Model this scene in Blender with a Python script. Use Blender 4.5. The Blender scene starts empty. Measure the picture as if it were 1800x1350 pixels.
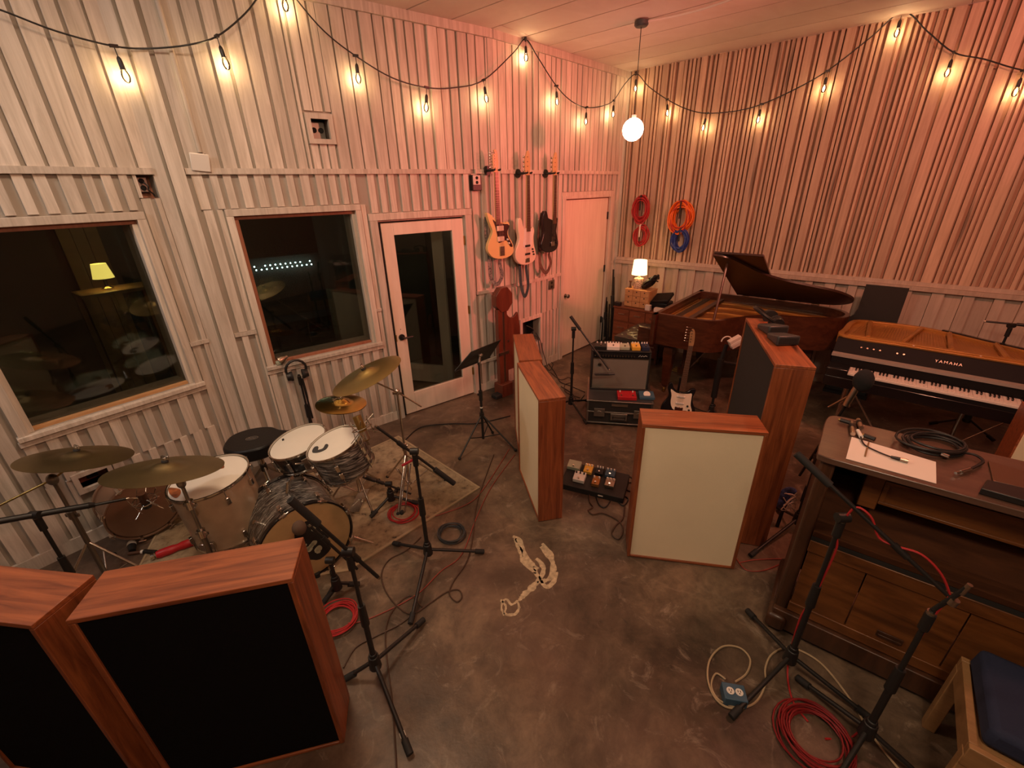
import bpy, bmesh, math, random
from mathutils import Vector, Matrix
rnd = random.Random(7)
R = math.radians
C = bpy.context.scene.collection
SC = bpy.context.scene
# ---------------------------------------------------------------- camera, world, lights, exposure
cam = bpy.data.cameras.new('camera'); cam.sensor_fit = 'HORIZONTAL'; cam.sensor_width = 36; cam.lens = 15.19
cam.clip_start = .02
co = bpy.data.objects.new('camera', cam); C.objects.link(co)
co.matrix_world = Matrix(((0.999689, 0.024956, -0.0, 0.0), (-0.010309, 0.412976, -0.910684, 0.0), (-0.022727, 0.9104, 0.413104, 2.295), (0, 0, 0, 1)))
SC.camera = co
SC.view_settings.view_transform = 'Standard'; SC.view_settings.look = 'None'
SC.view_settings.exposure = -0.27; SC.view_settings.gamma = 1; SC.view_settings.use_curve_mapping = False
try: SC.cycles.use_denoising = True
except Exception: pass
wd = bpy.data.worlds.new('night'); SC.world = wd; wd.use_nodes = True
wd.node_tree.nodes['Background'].inputs[0].default_value = (.01, .012, .02, 1)
wd.node_tree.nodes['Background'].inputs[1].default_value = .3
def lamp(name, kind, loc, energy, col, size=.3, target=None, spot=None, blend=.6, size_y=None):
    d = bpy.data.lights.new(name, kind); d.energy = energy; d.color = col
    if kind == 'AREA':
        d.shape = 'RECTANGLE' if size_y else 'DISK'; d.size = size
        if size_y: d.size_y = size_y
    else: d.shadow_soft_size = size
    if kind == 'SPOT': d.spot_size = R(spot or 80); d.spot_blend = blend
    o = bpy.data.objects.new(name, d); C.objects.link(o); o.location = loc
    if target is not None:
        o.rotation_euler = (Vector(target) - Vector(loc)).to_track_quat('-Z', 'Y').to_euler()
    return o
# unseen overhead lamps, some added as fill, a pink stage lamp and a magenta one high on the right, all outside the frame; weak fill lamps added in the two rooms next door
lamp('unseen_lamp', 'AREA', (.5, -.3, 3.5), 50, (1, .71, .47), .6, (.6, 2.0, .2))
lamp('unseen_lamp', 'AREA', (-1.3, 2.1, 3.6), 42, (1, .70, .46), .6, (-.8, 2.6, 0))  # unseen lamp, set to the left to brighten the gobos' pale faces
lamp('unseen_lamp', 'AREA', (-3.1, .9, 3.5), 21, (1, .95, .88), .4, (-2.9, 2.6, 2.6))
lamp('stage_lamp', 'SPOT', (4.2, 2.7, 2.7), 700, (1, .15, .12), .14, (.45, 5.35, 2.3), 58, .9)
lamp('stage_lamp', 'SPOT', (4.9, 2.2, 3.0), 55, (1, .08, .24), .1, (4.5, 4.5, 3.6), 80, 1)
lamp('unseen_lamp', 'AREA', (2.6, 1.9, 3.58), 92, (1, .33, .20), .4, (2.3, 5.6, 1.6))  # added reddish fill for the slatted wall, no fixture there
lamp('unseen_lamp', 'POINT', (-1.02,5.277,2.5), 16, (1, .7, .45), .08)  # added fill so the vestibule shows through the door glass
lamp('unseen_lamp', 'POINT', (-3.241,4.742,2.5), 9, (1, .8, .55), .1)  # added fill lifting the dark control room walls
# ---------------------------------------------------------------- mesh helpers
class MB:
    def __init__(s, M=None):
        s.v = []; s.f = []; s.M = M
    def add(s, vs, fs, M=None):
        b = len(s.v)
        for v in vs:
            v = Vector(v)
            if M is not None: v = M @ v
            if s.M is not None: v = s.M @ v
            s.v.append(v)
        s.f += [tuple(i + b for i in f) for f in fs]; return s
    def box(s, c, d, M=None):
        x, y, z = d[0] / 2, d[1] / 2, d[2] / 2
        vs = [(c[0] + a * x, c[1] + b * y, c[2] + e * z) for e in (-1, 1) for b in (-1, 1) for a in (-1, 1)]
        return s.add(vs, [(0, 2, 3, 1), (4, 5, 7, 6), (0, 1, 5, 4), (2, 6, 7, 3), (0, 4, 6, 2), (1, 3, 7, 5)], M)
    def bb(s, x0, x1, y0, y1, z0, z1, M=None):
        return s.box(((x0 + x1) / 2, (y0 + y1) / 2, (z0 + z1) / 2), (abs(x1 - x0), abs(y1 - y0), abs(z1 - z0)), M)
    def cyl(s, a, b, r, r2=None, n=12):
        a = Vector(a); b = Vector(b); d = (b - a)
        if d.length < 1e-6: return s
        d.normalize(); u = d.orthogonal().normalized(); w = d.cross(u); r2 = r if r2 is None else r2
        vs = [a + (u * math.cos(t) + w * math.sin(t)) * r for t in [6.28318 * i / n for i in range(n)]]
        vs += [b + (u * math.cos(t) + w * math.sin(t)) * r2 for t in [6.28318 * i / n for i in range(n)]]
        fs = [(i, (i + 1) % n, n + (i + 1) % n, n + i) for i in range(n)] + [tuple(range(n))[::-1], tuple(range(n, 2 * n))]
        return s.add(vs, fs)
    def tube(s, pts, r, n=6, closed=False):
        P = [Vector(p) for p in pts]; m = len(P); vs = []; u = None
        for i in range(m):
            if closed: t = P[(i + 1) % m] - P[i - 1]
            else: t = P[min(i + 1, m - 1)] - P[max(i - 1, 0)]
            if t.length < 1e-9: t = Vector((0, 0, 1))
            t.normalize()
            if u is None: u = t.orthogonal().normalized()
            else:
                u = u - t * u.dot(t)
                u = u.normalized() if u.length > 1e-6 else t.orthogonal().normalized()
            w = t.cross(u); rr = r[i] if isinstance(r, (list, tuple)) else r
            vs += [P[i] + (u * math.cos(6.28318 * k / n) + w * math.sin(6.28318 * k / n)) * rr for k in range(n)]
        fs = []
        for i in range(m if closed else m - 1):
            j = (i + 1) % m
            fs += [(i * n + k, i * n + (k + 1) % n, j * n + (k + 1) % n, j * n + k) for k in range(n)]
        if not closed: fs += [tuple(range(n))[::-1], tuple(range((m - 1) * n, m * n))]
        return s.add(vs, fs)
    def lathe(s, prof, n=24, M=None, close=True):
        vs = []; fs = []
        for r, z in prof:
            vs += [(r * math.cos(6.28318 * k / n), r * math.sin(6.28318 * k / n), z) for k in range(n)]
        for i in range(len(prof) - 1):
            fs += [(i * n + k, i * n + (k + 1) % n, (i + 1) * n + (k + 1) % n, (i + 1) * n + k) for k in range(n)]
        if close: fs += [tuple(range(n))[::-1], tuple(range((len(prof) - 1) * n, len(prof) * n))]
        return s.add(vs, fs, M)
    def prism(s, pts, d0, d1, M=None):
        # outline in x/z, thickness along y
        n = len(pts); vs = [(x, d0, z) for x, z in pts] + [(x, d1, z) for x, z in pts]
        fs = [tuple(range(n)), tuple(range(n, 2 * n))[::-1]] + [(i, n + i, n + (i + 1) % n, (i + 1) % n) for i in range(n)]
        return s.add(vs, fs, M)
    def slab(s, pts, z0, z1, M=None):
        # outline in x/y, thickness along z
        n = len(pts); vs = [(x, y, z0) for x, y in pts] + [(x, y, z1) for x, y in pts]
        fs = [tuple(range(n))[::-1], tuple(range(n, 2 * n))] + [(i, (i + 1) % n, n + (i + 1) % n, n + i) for i in range(n)]
        return s.add(vs, fs, M)
    def strip(s, pts, h0, h1, th=.02, closed=False):
        # a thin upright band following an outline in x/y
        m = len(pts); P = [Vector((p[0], p[1], 0)) for p in pts]; vs = []
        for i in range(m):
            t = (P[(i + 1) % m] - P[i - 1]) if closed else (P[min(i + 1, m - 1)] - P[max(i - 1, 0)])
            t.normalize(); q = Vector((-t.y, t.x, 0)) * th / 2
            for a in (P[i] - q, P[i] + q): vs += [(a.x, a.y, h0), (a.x, a.y, h1)]
        fs = []
        for i in range(m if closed else m - 1):
            a = 4 * i; b = 4 * ((i + 1) % m)
            fs += [(a, b, b + 1, a + 1), (a + 3, b + 3, b + 2, a + 2), (a + 1, b + 1, b + 3, a + 3), (a + 2, b + 2, b, a)]
        if not closed: fs += [(0, 1, 3, 2), (4 * m - 4, 4 * m - 2, 4 * m - 1, 4 * m - 3)]
        return s.add(vs, fs)
    def ell(s, c, r, n=14, M=None):
        prof = [(math.sin(math.pi * i / 8), -math.cos(math.pi * i / 8)) for i in range(9)]
        prof[0] = (.01, -1); prof[-1] = (.01, 1)
        m = Matrix.Translation(c) @ Matrix.Diagonal((r[0], r[1], r[2], 1))
        return s.lathe(prof, n, (M @ m) if M is not None else m)
XF = {}
def mesh(mb, name, smooth=True, ang=38):
    me = bpy.data.meshes.new(name)
    me.from_pydata([tuple(v) for v in mb.v], [], mb.f); me.validate()
    bm = bmesh.new(); bm.from_mesh(me); bmesh.ops.recalc_face_normals(bm, faces=bm.faces); bm.to_mesh(me); bm.free()
    if smooth:
        me.polygons.foreach_set('use_smooth', [True] * len(me.polygons)); me.set_sharp_from_angle(angle=R(ang))
    return me
def B(mb, name, mat, par=None, label=None, world=False, bev=0, smooth=True, ang=38, org=None):
    """link one builder as one object; world=True: its points are in room metres and the parent's place is taken off again"""
    if world and par is not None:
        inv = XF[par.name].inverted(); mb.v = [inv @ v for v in mb.v]
    if org is not None:
        o3 = Vector(org); mb.v = [v - o3 for v in mb.v]
    o = bpy.data.objects.new(name, mesh(mb, name, smooth, ang)); C.objects.link(o)
    o.data.materials.append(mat)
    if par is not None:
        o.parent = par; XF[o.name] = XF[par.name].copy()
    else: XF[o.name] = Matrix.Identity(4)
    if org is not None: o.location = org; XF[o.name] = XF[o.name] @ Matrix.Translation(org)
    if bev:
        m = o.modifiers.new('edge', 'BEVEL'); m.width = bev; m.segments = 2; m.limit_method = 'ANGLE'
    if label: o['label'] = label
    return o
def T(name, label, cat, loc=(0, 0, 0), rz=0, group=None, M=None):
    o = bpy.data.objects.new(name, None); C.objects.link(o); o.empty_display_size = .1
    m = M if M is not None else Matrix.Translation(loc) @ Matrix.Rotation(rz, 4, 'Z')
    o.matrix_world = m; XF[o.name] = m
    o['label'] = label; o['category'] = cat
    if group: o['group'] = group
    return o
def tag(o, label, cat, group=None):
    o['label'] = label; o['category'] = cat
    if group: o['group'] = group
    return o
def struct(o, label=None):
    o['kind'] = 'structure'
    if label: o['label'] = label
    return o
def cat_rom(P, k=6, closed=False):
    P = [Vector(p) for p in P]; n = len(P); out = []
    for i in range(n if closed else n - 1):
        if closed: a, b, c, d = P[i - 1], P[i], P[(i + 1) % n], P[(i + 2) % n]
        else: a, b, c, d = P[max(i - 1, 0)], P[i], P[i + 1], P[min(i + 2, n - 1)]
        for j in range(k):
            t = j / k
            out.append(.5 * ((2 * b) + (c - a) * t + (2 * a - 5 * b + 4 * c - d) * t * t + (3 * b - a - 3 * c + d) * t ** 3))
    if not closed: out.append(P[-1])
    return out
def smooth2(P, k=5):
    return [(p.x, p.y) for p in cat_rom([(x, y, 0) for x, y in P], k, True)]
# ---------------------------------------------------------------- materials
def nodes(name):
    m = bpy.data.materials.new(name); m.use_nodes = True
    nt = m.node_tree; return m, nt, nt.nodes['Principled BSDF'], nt.nodes, nt.links
def mat(name, col, rough=.5, metal=0, spec=None, coat=0, emit=None, es=0, bump=0, bs=80, var=0, vs=6):
    m, nt, p, N, L = nodes(name)
    p.inputs['Base Color'].default_value = (*col, 1); p.inputs['Roughness'].default_value = rough; p.inputs['Metallic'].default_value = metal
    if spec is not None: p.inputs['Specular IOR Level'].default_value = spec
    if coat: p.inputs['Coat Weight'].default_value = coat; p.inputs['Coat Roughness'].default_value = .15
    if emit: p.inputs['Emission Color'].default_value = (*emit, 1); p.inputs['Emission Strength'].default_value = es
    tc = N.new('ShaderNodeTexCoord')
    if var:
        nz = N.new('ShaderNodeTexNoise'); nz.inputs['Scale'].default_value = vs; nz.inputs['Detail'].default_value = 5
        L.new(tc.outputs['Object'], nz.inputs['Vector'])
        hs = N.new('ShaderNodeHueSaturation'); hs.inputs['Color'].default_value = (*col, 1)
        mr = N.new('ShaderNodeMapRange'); mr.inputs[1].default_value = .3; mr.inputs[2].default_value = .7
        mr.inputs[3].default_value = 1 - var; mr.inputs[4].default_value = 1 + var
        L.new(nz.outputs['Fac'], mr.inputs[0]); L.new(mr.outputs[0], hs.inputs['Value']); L.new(hs.outputs[0], p.inputs['Base Color'])
    if bump:
        nz = N.new('ShaderNodeTexNoise'); nz.inputs['Scale'].default_value = bs; L.new(tc.outputs['Object'], nz.inputs['Vector'])
        b = N.new('ShaderNodeBump'); b.inputs['Strength'].default_value = bump; b.inputs['Distance'].default_value = .004
        L.new(nz.outputs['Fac'], b.inputs['Height']); L.new(b.outputs[0], p.inputs['Normal'])
    return m
def wood(name, c1, c2, rough=.45, stretch=(14, 14, 1.2), scale=1.6, rand=.12, coat=0, world=False, bump=.15, knots=False):
    m, nt, p, N, L = nodes(name)
    if world:
        g = N.new('ShaderNodeNewGeometry'); src = g.outputs['Position']
    else:
        tc = N.new('ShaderNodeTexCoord'); src = tc.outputs['Object']
    oi = N.new('ShaderNodeObjectInfo')
    ad = N.new('ShaderNodeVectorMath'); ad.operation = 'MULTIPLY_ADD'; ad.inputs[1].default_value = (9, 7, 11)
    L.new(oi.outputs['Random'], ad.inputs[0]); L.new(src, ad.inputs[2])
    mp = N.new('ShaderNodeMapping'); mp.inputs['Scale'].default_value = stretch; L.new(ad.outputs[0], mp.inputs['Vector'])
    nz = N.new('ShaderNodeTexNoise'); nz.inputs['Scale'].default_value = scale; nz.inputs['Detail'].default_value = 8; nz.inputs['Roughness'].default_value = .62; nz.inputs['Distortion'].default_value = .8
    L.new(mp.outputs[0], nz.inputs['Vector'])
    cr = N.new('ShaderNodeValToRGB'); cr.color_ramp.elements[0].position = .32; cr.color_ramp.elements[1].position = .68
    cr.color_ramp.elements[0].color = (*c1, 1); cr.color_ramp.elements[1].color = (*c2, 1); L.new(nz.outputs['Fac'], cr.inputs[0])
    hs = N.new('ShaderNodeHueSaturation'); mr = N.new('ShaderNodeMapRange'); mr.inputs[3].default_value = 1 - rand; mr.inputs[4].default_value = 1 + rand
    L.new(oi.outputs['Random'], mr.inputs[0]); L.new(mr.outputs[0], hs.inputs['Value'])
    out = cr.outputs[0]
    if knots:
        mk = N.new('ShaderNodeMapping'); mk.inputs['Scale'].default_value = tuple(a * .55 for a in stretch); L.new(ad.outputs[0], mk.inputs['Vector'])
        vo = N.new('ShaderNodeTexVoronoi'); vo.inputs['Scale'].default_value = .8; L.new(mk.outputs[0], vo.inputs['Vector'])
        kr = N.new('ShaderNodeValToRGB'); kr.color_ramp.elements[0].position = .05; kr.color_ramp.elements[1].position = .14
        kr.color_ramp.elements[0].color = (1, 1, 1, 1); kr.color_ramp.elements[1].color = (0, 0, 0, 1); L.new(vo.outputs['Distance'], kr.inputs[0])
        mx = N.new('ShaderNodeMix'); mx.data_type = 'RGBA'; mx.inputs[7].default_value = (*[a * .4 for a in c1], 1)
        L.new(kr.outputs[0], mx.inputs[0]); L.new(out, mx.inputs[6]); out = mx.outputs[2]
    L.new(out, hs.inputs['Color']); L.new(hs.outputs[0], p.inputs['Base Color'])
    p.inputs['Roughness'].default_value = rough
    if coat: p.inputs['Coat Weight'].default_value = coat; p.inputs['Coat Roughness'].default_value = .2
    b = N.new('ShaderNodeBump'); b.inputs['Strength'].default_value = bump; b.inputs['Distance'].default_value = .003
    L.new(nz.outputs['Fac'], b.inputs['Height']); L.new(b.outputs[0], p.inputs['Normal'])
    return m
def glass_mat(name, tint=(.8, .85, .82), refl=1.0):
    m, nt, p, N, L = nodes(name)
    tr = N.new('ShaderNodeBsdfTransparent'); tr.inputs[0].default_value = (*tint, 1)
    gl = N.new('ShaderNodeBsdfGlossy'); gl.inputs['Roughness'].default_value = .02
    fr = N.new('ShaderNodeFresnel'); fr.inputs[0].default_value = 1.5
    mx = N.new('ShaderNodeMixShader'); L.new(fr.outputs[0], mx.inputs[0]); L.new(tr.outputs[0], mx.inputs[1]); L.new(gl.outputs[0], mx.inputs[2])
    L.new(mx.outputs[0], N['Material Output'].inputs[0]); return m
def oyster_mat(name, bass=False):
    m, nt, p, N, L = nodes(name)
    tc = N.new('ShaderNodeTexCoord'); mp = N.new('ShaderNodeMapping'); mp.inputs['Scale'].default_value = (3, 3, 26); L.new(tc.outputs['Object'], mp.inputs[0])
    if bass: mp.vector_type = 'TEXTURE'; mp.inputs['Rotation'].default_value = (0, 0, math.atan2(-.75, .66)); mp.inputs['Scale'].default_value = (1 / 26, 1 / 4, 1 / 4)
    nz = N.new('ShaderNodeTexNoise'); nz.inputs['Scale'].default_value = 2.2; nz.inputs['Detail'].default_value = 6; nz.inputs['Distortion'].default_value = 2.2; L.new(mp.outputs[0], nz.inputs[0])
    cr = N.new('ShaderNodeValToRGB'); e = cr.color_ramp.elements
    e[0].position = .36; e[0].color = (.018, .016, .016, 1); e[1].position = .68; e[1].color = (.34, .31, .28, 1)
    x = e.new(.52); x.color = (.09, .08, .075, 1); L.new(nz.outputs['Fac'], cr.inputs[0]); L.new(cr.outputs[0], p.inputs['Base Color'])
    p.inputs['Roughness'].default_value = .22; p.inputs['Coat Weight'].default_value = .6; return m
def concrete_mat(name):
    m, nt, p, N, L = nodes(name)
    g = N.new('ShaderNodeNewGeometry')
    def noise(sc, det=6, dist=0, rough=.6):
        n = N.new('ShaderNodeTexNoise'); n.inputs['Scale'].default_value = sc; n.inputs['Detail'].default_value = det; n.inputs['Distortion'].default_value = dist; n.inputs['Roughness'].default_value = rough
        L.new(g.outputs['Position'], n.inputs['Vector']); return n.outputs['Fac']
    def ramp(f, stops):
        c = N.new('ShaderNodeValToRGB'); e = c.color_ramp.elements
        for i, (ps, col) in enumerate(stops):
            q = e[i] if i < 2 else e.new(ps)
            q.position = ps; q.color = (*col, 1)
        L.new(f, c.inputs[0]); return c.outputs[0]
    def mix(f, a, b, mode='MIX', k=None):
        x = N.new('ShaderNodeMix'); x.data_type = 'RGBA'; x.blend_type = mode
        if f is not None: L.new(f, x.inputs[0])
        else: x.inputs[0].default_value = k
        for i, v in ((6, a), (7, b)):
            if isinstance(v, tuple): x.inputs[i].default_value = (*v, 1)
            else: L.new(v, x.inputs[i])
        return x.outputs[2]
    base = ramp(noise(1.15, 9, .5, .66), [(.36, (.042, .028, .019)), (.64, (.225, .155, .105)), (.5, (.115, .078, .054))])
    fine = ramp(noise(7, 10, .6, .74), [(.3, (.42, .42, .40)), (.72, (1.45, 1.42, 1.32))])
    c = mix(None, base, fine, 'MULTIPLY', .85)
    white = ramp(noise(4.2, 10, 1.6, .74), [(.56, (0, 0, 0)), (.68, (1, 1, 1))])
    c = mix(mix(None, white, (.42, .42, .42), 'MULTIPLY', 1), c, (.42, .33, .25))
    dark = ramp(noise(6.5, 4, 1.2, .5), [(.68, (0, 0, 0)), (.73, (1, 1, 1))])
    c = mix(mix(None, dark, (.55, .55, .55), 'MULTIPLY', 1), c, (.035, .025, .02))
    red = ramp(noise(.9, 4, .2, .5), [(.45, (0, 0, 0)), (.65, (1, 1, 1))])
    c = mix(mix(None, red, (.35, .35, .35), 'MULTIPLY', 1), c, (.19, .1, .075))
    vo = N.new('ShaderNodeTexVoronoi'); vo.feature = 'DISTANCE_TO_EDGE'; vo.inputs['Scale'].default_value = .62
    nv = N.new('ShaderNodeTexNoise'); nv.inputs['Scale'].default_value = 1.6; nv.inputs['Detail'].default_value = 6; L.new(g.outputs['Position'], nv.inputs['Vector'])
    va = N.new('ShaderNodeVectorMath'); va.operation = 'MULTIPLY_ADD'; va.inputs[1].default_value = (.9, .9, 0); L.new(nv.outputs['Color'], va.inputs[0]); L.new(g.outputs['Position'], va.inputs[2]); L.new(va.outputs[0], vo.inputs['Vector'])
    crk = ramp(vo.outputs['Distance'], [(.0, (.16, .16, .16)), (.007, (0, 0, 0))])
    c = mix(crk, c, (.36, .27, .19))
    L.new(c, p.inputs['Base Color'])
    rr = N.new('ShaderNodeMapRange'); rr.inputs[3].default_value = .2; rr.inputs[4].default_value = .62; L.new(noise(3, 6), rr.inputs[0]); L.new(rr.outputs[0], p.inputs['Roughness'])
    b = N.new('ShaderNodeBump'); b.inputs['Strength'].default_value = .35; b.inputs['Distance'].default_value = .006
    L.new(noise(14, 8), b.inputs['Height']); L.new(b.outputs[0], p.inputs['Normal']); return m
M = {}
M['board'] = wood('whitewashed_board', (.47, .395, .325), (.70, .61, .53), .6, (16, 16, 1.1), 1.7, .12, world=True)
M['back'] = mat('taupe_backing', (.37, .32, .27), .75, var=.1, vs=3)
M['slat'] = wood('pale_slat', (.45, .29, .20), (.62, .43, .31), .6, (16, 16, 1.0), 1.5, .16, world=True, knots=True)
M['slatback'] = mat('slat_backing', (.44, .26, .18), .8)
M['panel'] = wood('lower_panel_board', (.44, .33, .26), (.58, .45, .37), .65, (14, 14, .9), 1.5, .1, world=True)
M['ceil'] = wood('ceiling_board', (.72, .58, .52), (.82, .70, .64), .7, (2, 2, 2), .8, .05, world=True, bump=.05)
M['door'] = wood('pale_door', (.66, .55, .45), (.78, .67, .56), .5, (9, 9, .8), 1.2, .03, world=True)
M['floor'] = concrete_mat('stained_concrete')
M['redstop'] = wood('cedar_stop', (.25, .085, .045), (.36, .14, .075), .55)
M['glass'] = glass_mat('window_glass')
M['gobo'] = wood('cedar_gobo', (.16, .036, .012), (.38, .105, .034), .42, (16, 16, 16), .55, .08, coat=.15, knots=True)
M['cedarx'] = wood('cedar_long_grain', (.15, .034, .012), (.40, .112, .038), .42, (1.1, 17, 17), 1.9, .07, coat=.15, knots=True)
M['cedarz'] = wood('cedar_up_grain', (.14, .032, .011), (.37, .10, .032), .42, (17, 17, 1.1), 1.9, .07, coat=.15, knots=True)
M['cream'] = mat('cream_cloth', (.86, .72, .50), .9, bump=.3, bs=260, var=.05, vs=2)
M['blackcloth'] = mat('black_cloth', (.006, .005, .006), .95, spec=.1, bump=.3, bs=260)
M['darkcloth'] = mat('charcoal_cloth', (.028, .026, .024), .95, bump=.3, bs=260)
M['black'] = mat('black_metal', (.013, .012, .012), .42)
M['matte'] = mat('matte_black_paint', (.010, .009, .010), .6, spec=.15)
M['rubber'] = mat('black_rubber', (.012, .011, .011), .75)
M['leather'] = mat('black_leather', (.011, .010, .010), .42, spec=.3, bump=.2, bs=60)
M['tuft'] = mat('tufted_leather', (.05, .042, .034), .3, bump=.1, bs=60)
M['chrome'] = mat('chrome', (.62, .58, .53), .16, 1)
M['steel'] = mat('dull_steel', (.30, .28, .25), .38, 1)
M['nickel'] = mat('brushed_nickel', (.48, .42, .34), .3, 1)
M['silver'] = mat('satin_silver_paint', (.34, .30, .27), .4)
M['dullred'] = mat('dull_red_cable', (.26, .045, .03), .6)
M['brass'] = mat('worn_brass', (.42, .30, .11), .36, 1, var=.12, vs=5)
M['brassb'] = mat('bright_brass', (.60, .40, .11), .2, 1, var=.15, vs=7)
M['brassd'] = mat('dull_bronze', (.25, .195, .10), .42, 1, var=.15, vs=5)
M['head'] = mat('coated_drum_head', (.74, .70, .62), .6, var=.04, vs=5)
M['amberhead'] = mat('aged_drum_head', (.42, .28, .135), .35, var=.2, vs=6)
M['oyster'] = oyster_mat('oyster_wrap')
M['oysterb'] = oyster_mat('oyster_wrap_bass', True)
M['champagne'] = mat('champagne_wrap', (.36, .25, .165), .3, coat=.4, var=.15, vs=9)
M['brownhead'] = mat('brown_drum_shell', (.22, .125, .08), .35, coat=.3, var=.15, vs=4)
M['walnut'] = wood('walnut_veneer', (.042, .012, .006), (.10, .031, .014), .28, (3, 14, 14), 1.5, .04, coat=.4)
M['lidwood'] = wood('dark_lid_veneer', (.024, .009, .006), (.05, .018, .011), .35, (3, 14, 14), 1.2, .03, coat=.2)
M['oldoak'] = wood('old_oak', (.085, .028, .007), (.20, .07, .018), .4, (2, 12, 12), 1.5, .06, coat=.2)
M['oldoakd'] = wood('old_oak_dark', (.034, .013, .006), (.08, .030, .013), .42, (12, 12, 1.6), 1.5, .05, coat=.15)
M['oldoakm'] = wood('dull_old_oak', (.035, .012, .005), (.075, .026, .010), .85, (2, 12, 12), 1.5, .05)
M['oldoakm'].node_tree.nodes['Principled BSDF'].inputs['Specular IOR Level'].default_value = .15
M['topwood'] = wood('worn_piano_top', (.07, .036, .025), (.125, .066, .045), .3, (2, 12, 12), 1.2, .03, coat=.35)
M['teak'] = wood('dresser_veneer', (.12, .034, .014), (.22, .068, .028), .35, (2.5, 12, 12), 1.4, .03, coat=.2)
M['mahog'] = wood('mahogany_red', (.09, .022, .012), (.17, .045, .022), .35, (12, 12, 1.6), 1.3, .03, coat=.3)
M['pine'] = wood('pine_box', (.42, .21, .085), (.58, .32, .14), .5, (3, 9, 9), 1.3, .06)
M['stool'] = wood('light_oak', (.22, .115, .045), (.33, .18, .075), .5, (3, 12, 12), 1.3, .05)
M['gold'] = mat('gold_iron_plate', (.42, .19, .045), .38, .3, var=.15, vs=5)
M['copper'] = mat('copper_strings', (.42, .19, .06), .35, .5)
M['whitep'] = mat('white_plastic', (.78, .72, .66), .4)
M['ivory'] = mat('ivory_key', (.80, .72, .66), .3)
M['paper'] = mat('white_paper', (.80, .72, .66), .8)
M['red'] = mat('red_cable', (.38, .018, .02), .5)
M['shadedred'] = mat('shaded_red_cable', (.20, .008, .010), .5)  # same red cable, with the dim corner's shade put into the colour
M['orange'] = mat('orange_cable', (.85, .16, .015), .45)
M['blue'] = mat('blue_cable', (.02, .045, .24), .45)
M['brownc'] = mat('brown_cable', (.06, .03, .018), .55)
M['blackc'] = mat('black_cable', (.014, .012, .012), .5)
M['tancable'] = mat('tan_cable', (.42, .31, .19), .5)
M['greyc'] = mat('dark_grey_cable', (.035, .037, .04), .45)
M['silvercloth'] = mat('silver_grille_cloth', (.19, .16, .13), .8, bump=.5, bs=400, var=.05)
M['tolex'] = mat('black_tolex', (.016, .015, .014), .6, bump=.4, bs=300)
M['amber'] = mat('yellow_ivory_lacquer', (.78, .55, .24), .25, coat=.5)
M['olyw'] = mat('cream_white_lacquer', (.80, .66, .52), .25, coat=.5)
M['tort'] = mat('dark_tortoise', (.035, .012, .008), .25, coat=.4, var=.4, vs=30)
M['maple'] = mat('maple_neck', (.62, .38, .17), .35, coat=.3)
M['rosew'] = mat('rosewood_board', (.10, .042, .022), .45)
M['blacklac'] = mat('black_lacquer', (.010, .009, .010), .18, coat=.5)
M['strapa'] = mat('patterned_strap', (.16, .15, .14), .8, var=.9, vs=45)
M['strapb'] = mat('teal_strap', (.03, .06, .07), .8, var=.4, vs=20)
M['strapc'] = mat('brown_strap', (.13, .07, .05), .8, var=.4, vs=20)
M['redplastic'] = mat('red_enamel', (.42, .012, .02), .35)
M['bluebox'] = mat('blue_enamel', (.045, .10, .155), .5)
M['yellow'] = mat('yellow_enamel', (.75, .42, .06), .4)
M['greenish'] = mat('pale_green_enamel', (.40, .42, .31), .4)
M['navy'] = mat('navy_cloth', (.012, .018, .05), .85, bump=.3, bs=120)
M['bluecloth'] = mat('blue_patterned_cloth', (.06, .09, .26), .85, var=.6, vs=40)
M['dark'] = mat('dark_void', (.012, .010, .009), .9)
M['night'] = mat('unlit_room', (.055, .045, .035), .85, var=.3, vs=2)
M['hvac'] = mat('wire_white', (.66, .56, .5), .5)
M['tape'] = mat('white_tape', (.75, .7, .62), .7)
# ---------------------------------------------------------------- room shell
def frame(o, d):
    return Matrix.Translation(o) @ Matrix.Rotation(math.atan2(d[1], d[0]), 4, 'Z')
C12 = (-2.444,3.34,0); C23 = (-0.125,5.072,0); C3R = (1.629,6.898,0)
W1 = frame(C12, (0.591,0.807,0)); W2 = frame(C12, (0.801,0.598,0)); W3 = frame(C23, (0.693,0.721,0)); WR = frame(C3R, (0.751,-0.66,0))
H = 3.65
floor = B(MB().bb(-7.5, 8, -4.5, 9.5, -.1, 0), 'floor', M['floor'], smooth=False); struct(floor)
unit = mesh(MB().box((0, 0, 0), (1, 1, 1)), 'board', False)
UB = {}
def board(par, s0, s1, z0, z1, y0, y1, m, name='board'):
    k = m.name
    if k not in UB:
        UB[k] = unit.copy(); UB[k].name = 'board_' + k; UB[k].materials.append(m)
    o = bpy.data.objects.new(name, UB[k]); C.objects.link(o); o.parent = par
    o.location = ((s0 + s1) / 2, (y0 + y1) / 2, (z0 + z1) / 2); o.scale = (s1 - s0, y1 - y0, z1 - z0); return o
def wall(name, Mx, s0, s1, holes, m, th=.1, z1=H):
    ss = sorted({s0, s1, *[h[0] for h in holes], *[h[1] for h in holes]}); zs = sorted({0, z1, *[h[2] for h in holes], *[h[3] for h in holes]})
    mb = MB()
    for a, b in zip(ss, ss[1:]):
        run = None
        for c, d in zip(zs, zs[1:]):
            inside = any(h[0] <= a and b <= h[1] and h[2] <= c and d <= h[3] for h in holes)
            if not inside: run = [c, d] if run is None else [run[0], d]
            if (inside or d == zs[-1]) and run: mb.bb(a, b, 0, th, run[0], run[1]); run = None
    o = B(mb, name, m, smooth=False); o.matrix_world = Mx; XF[o.name] = Mx; return struct(o)
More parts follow.
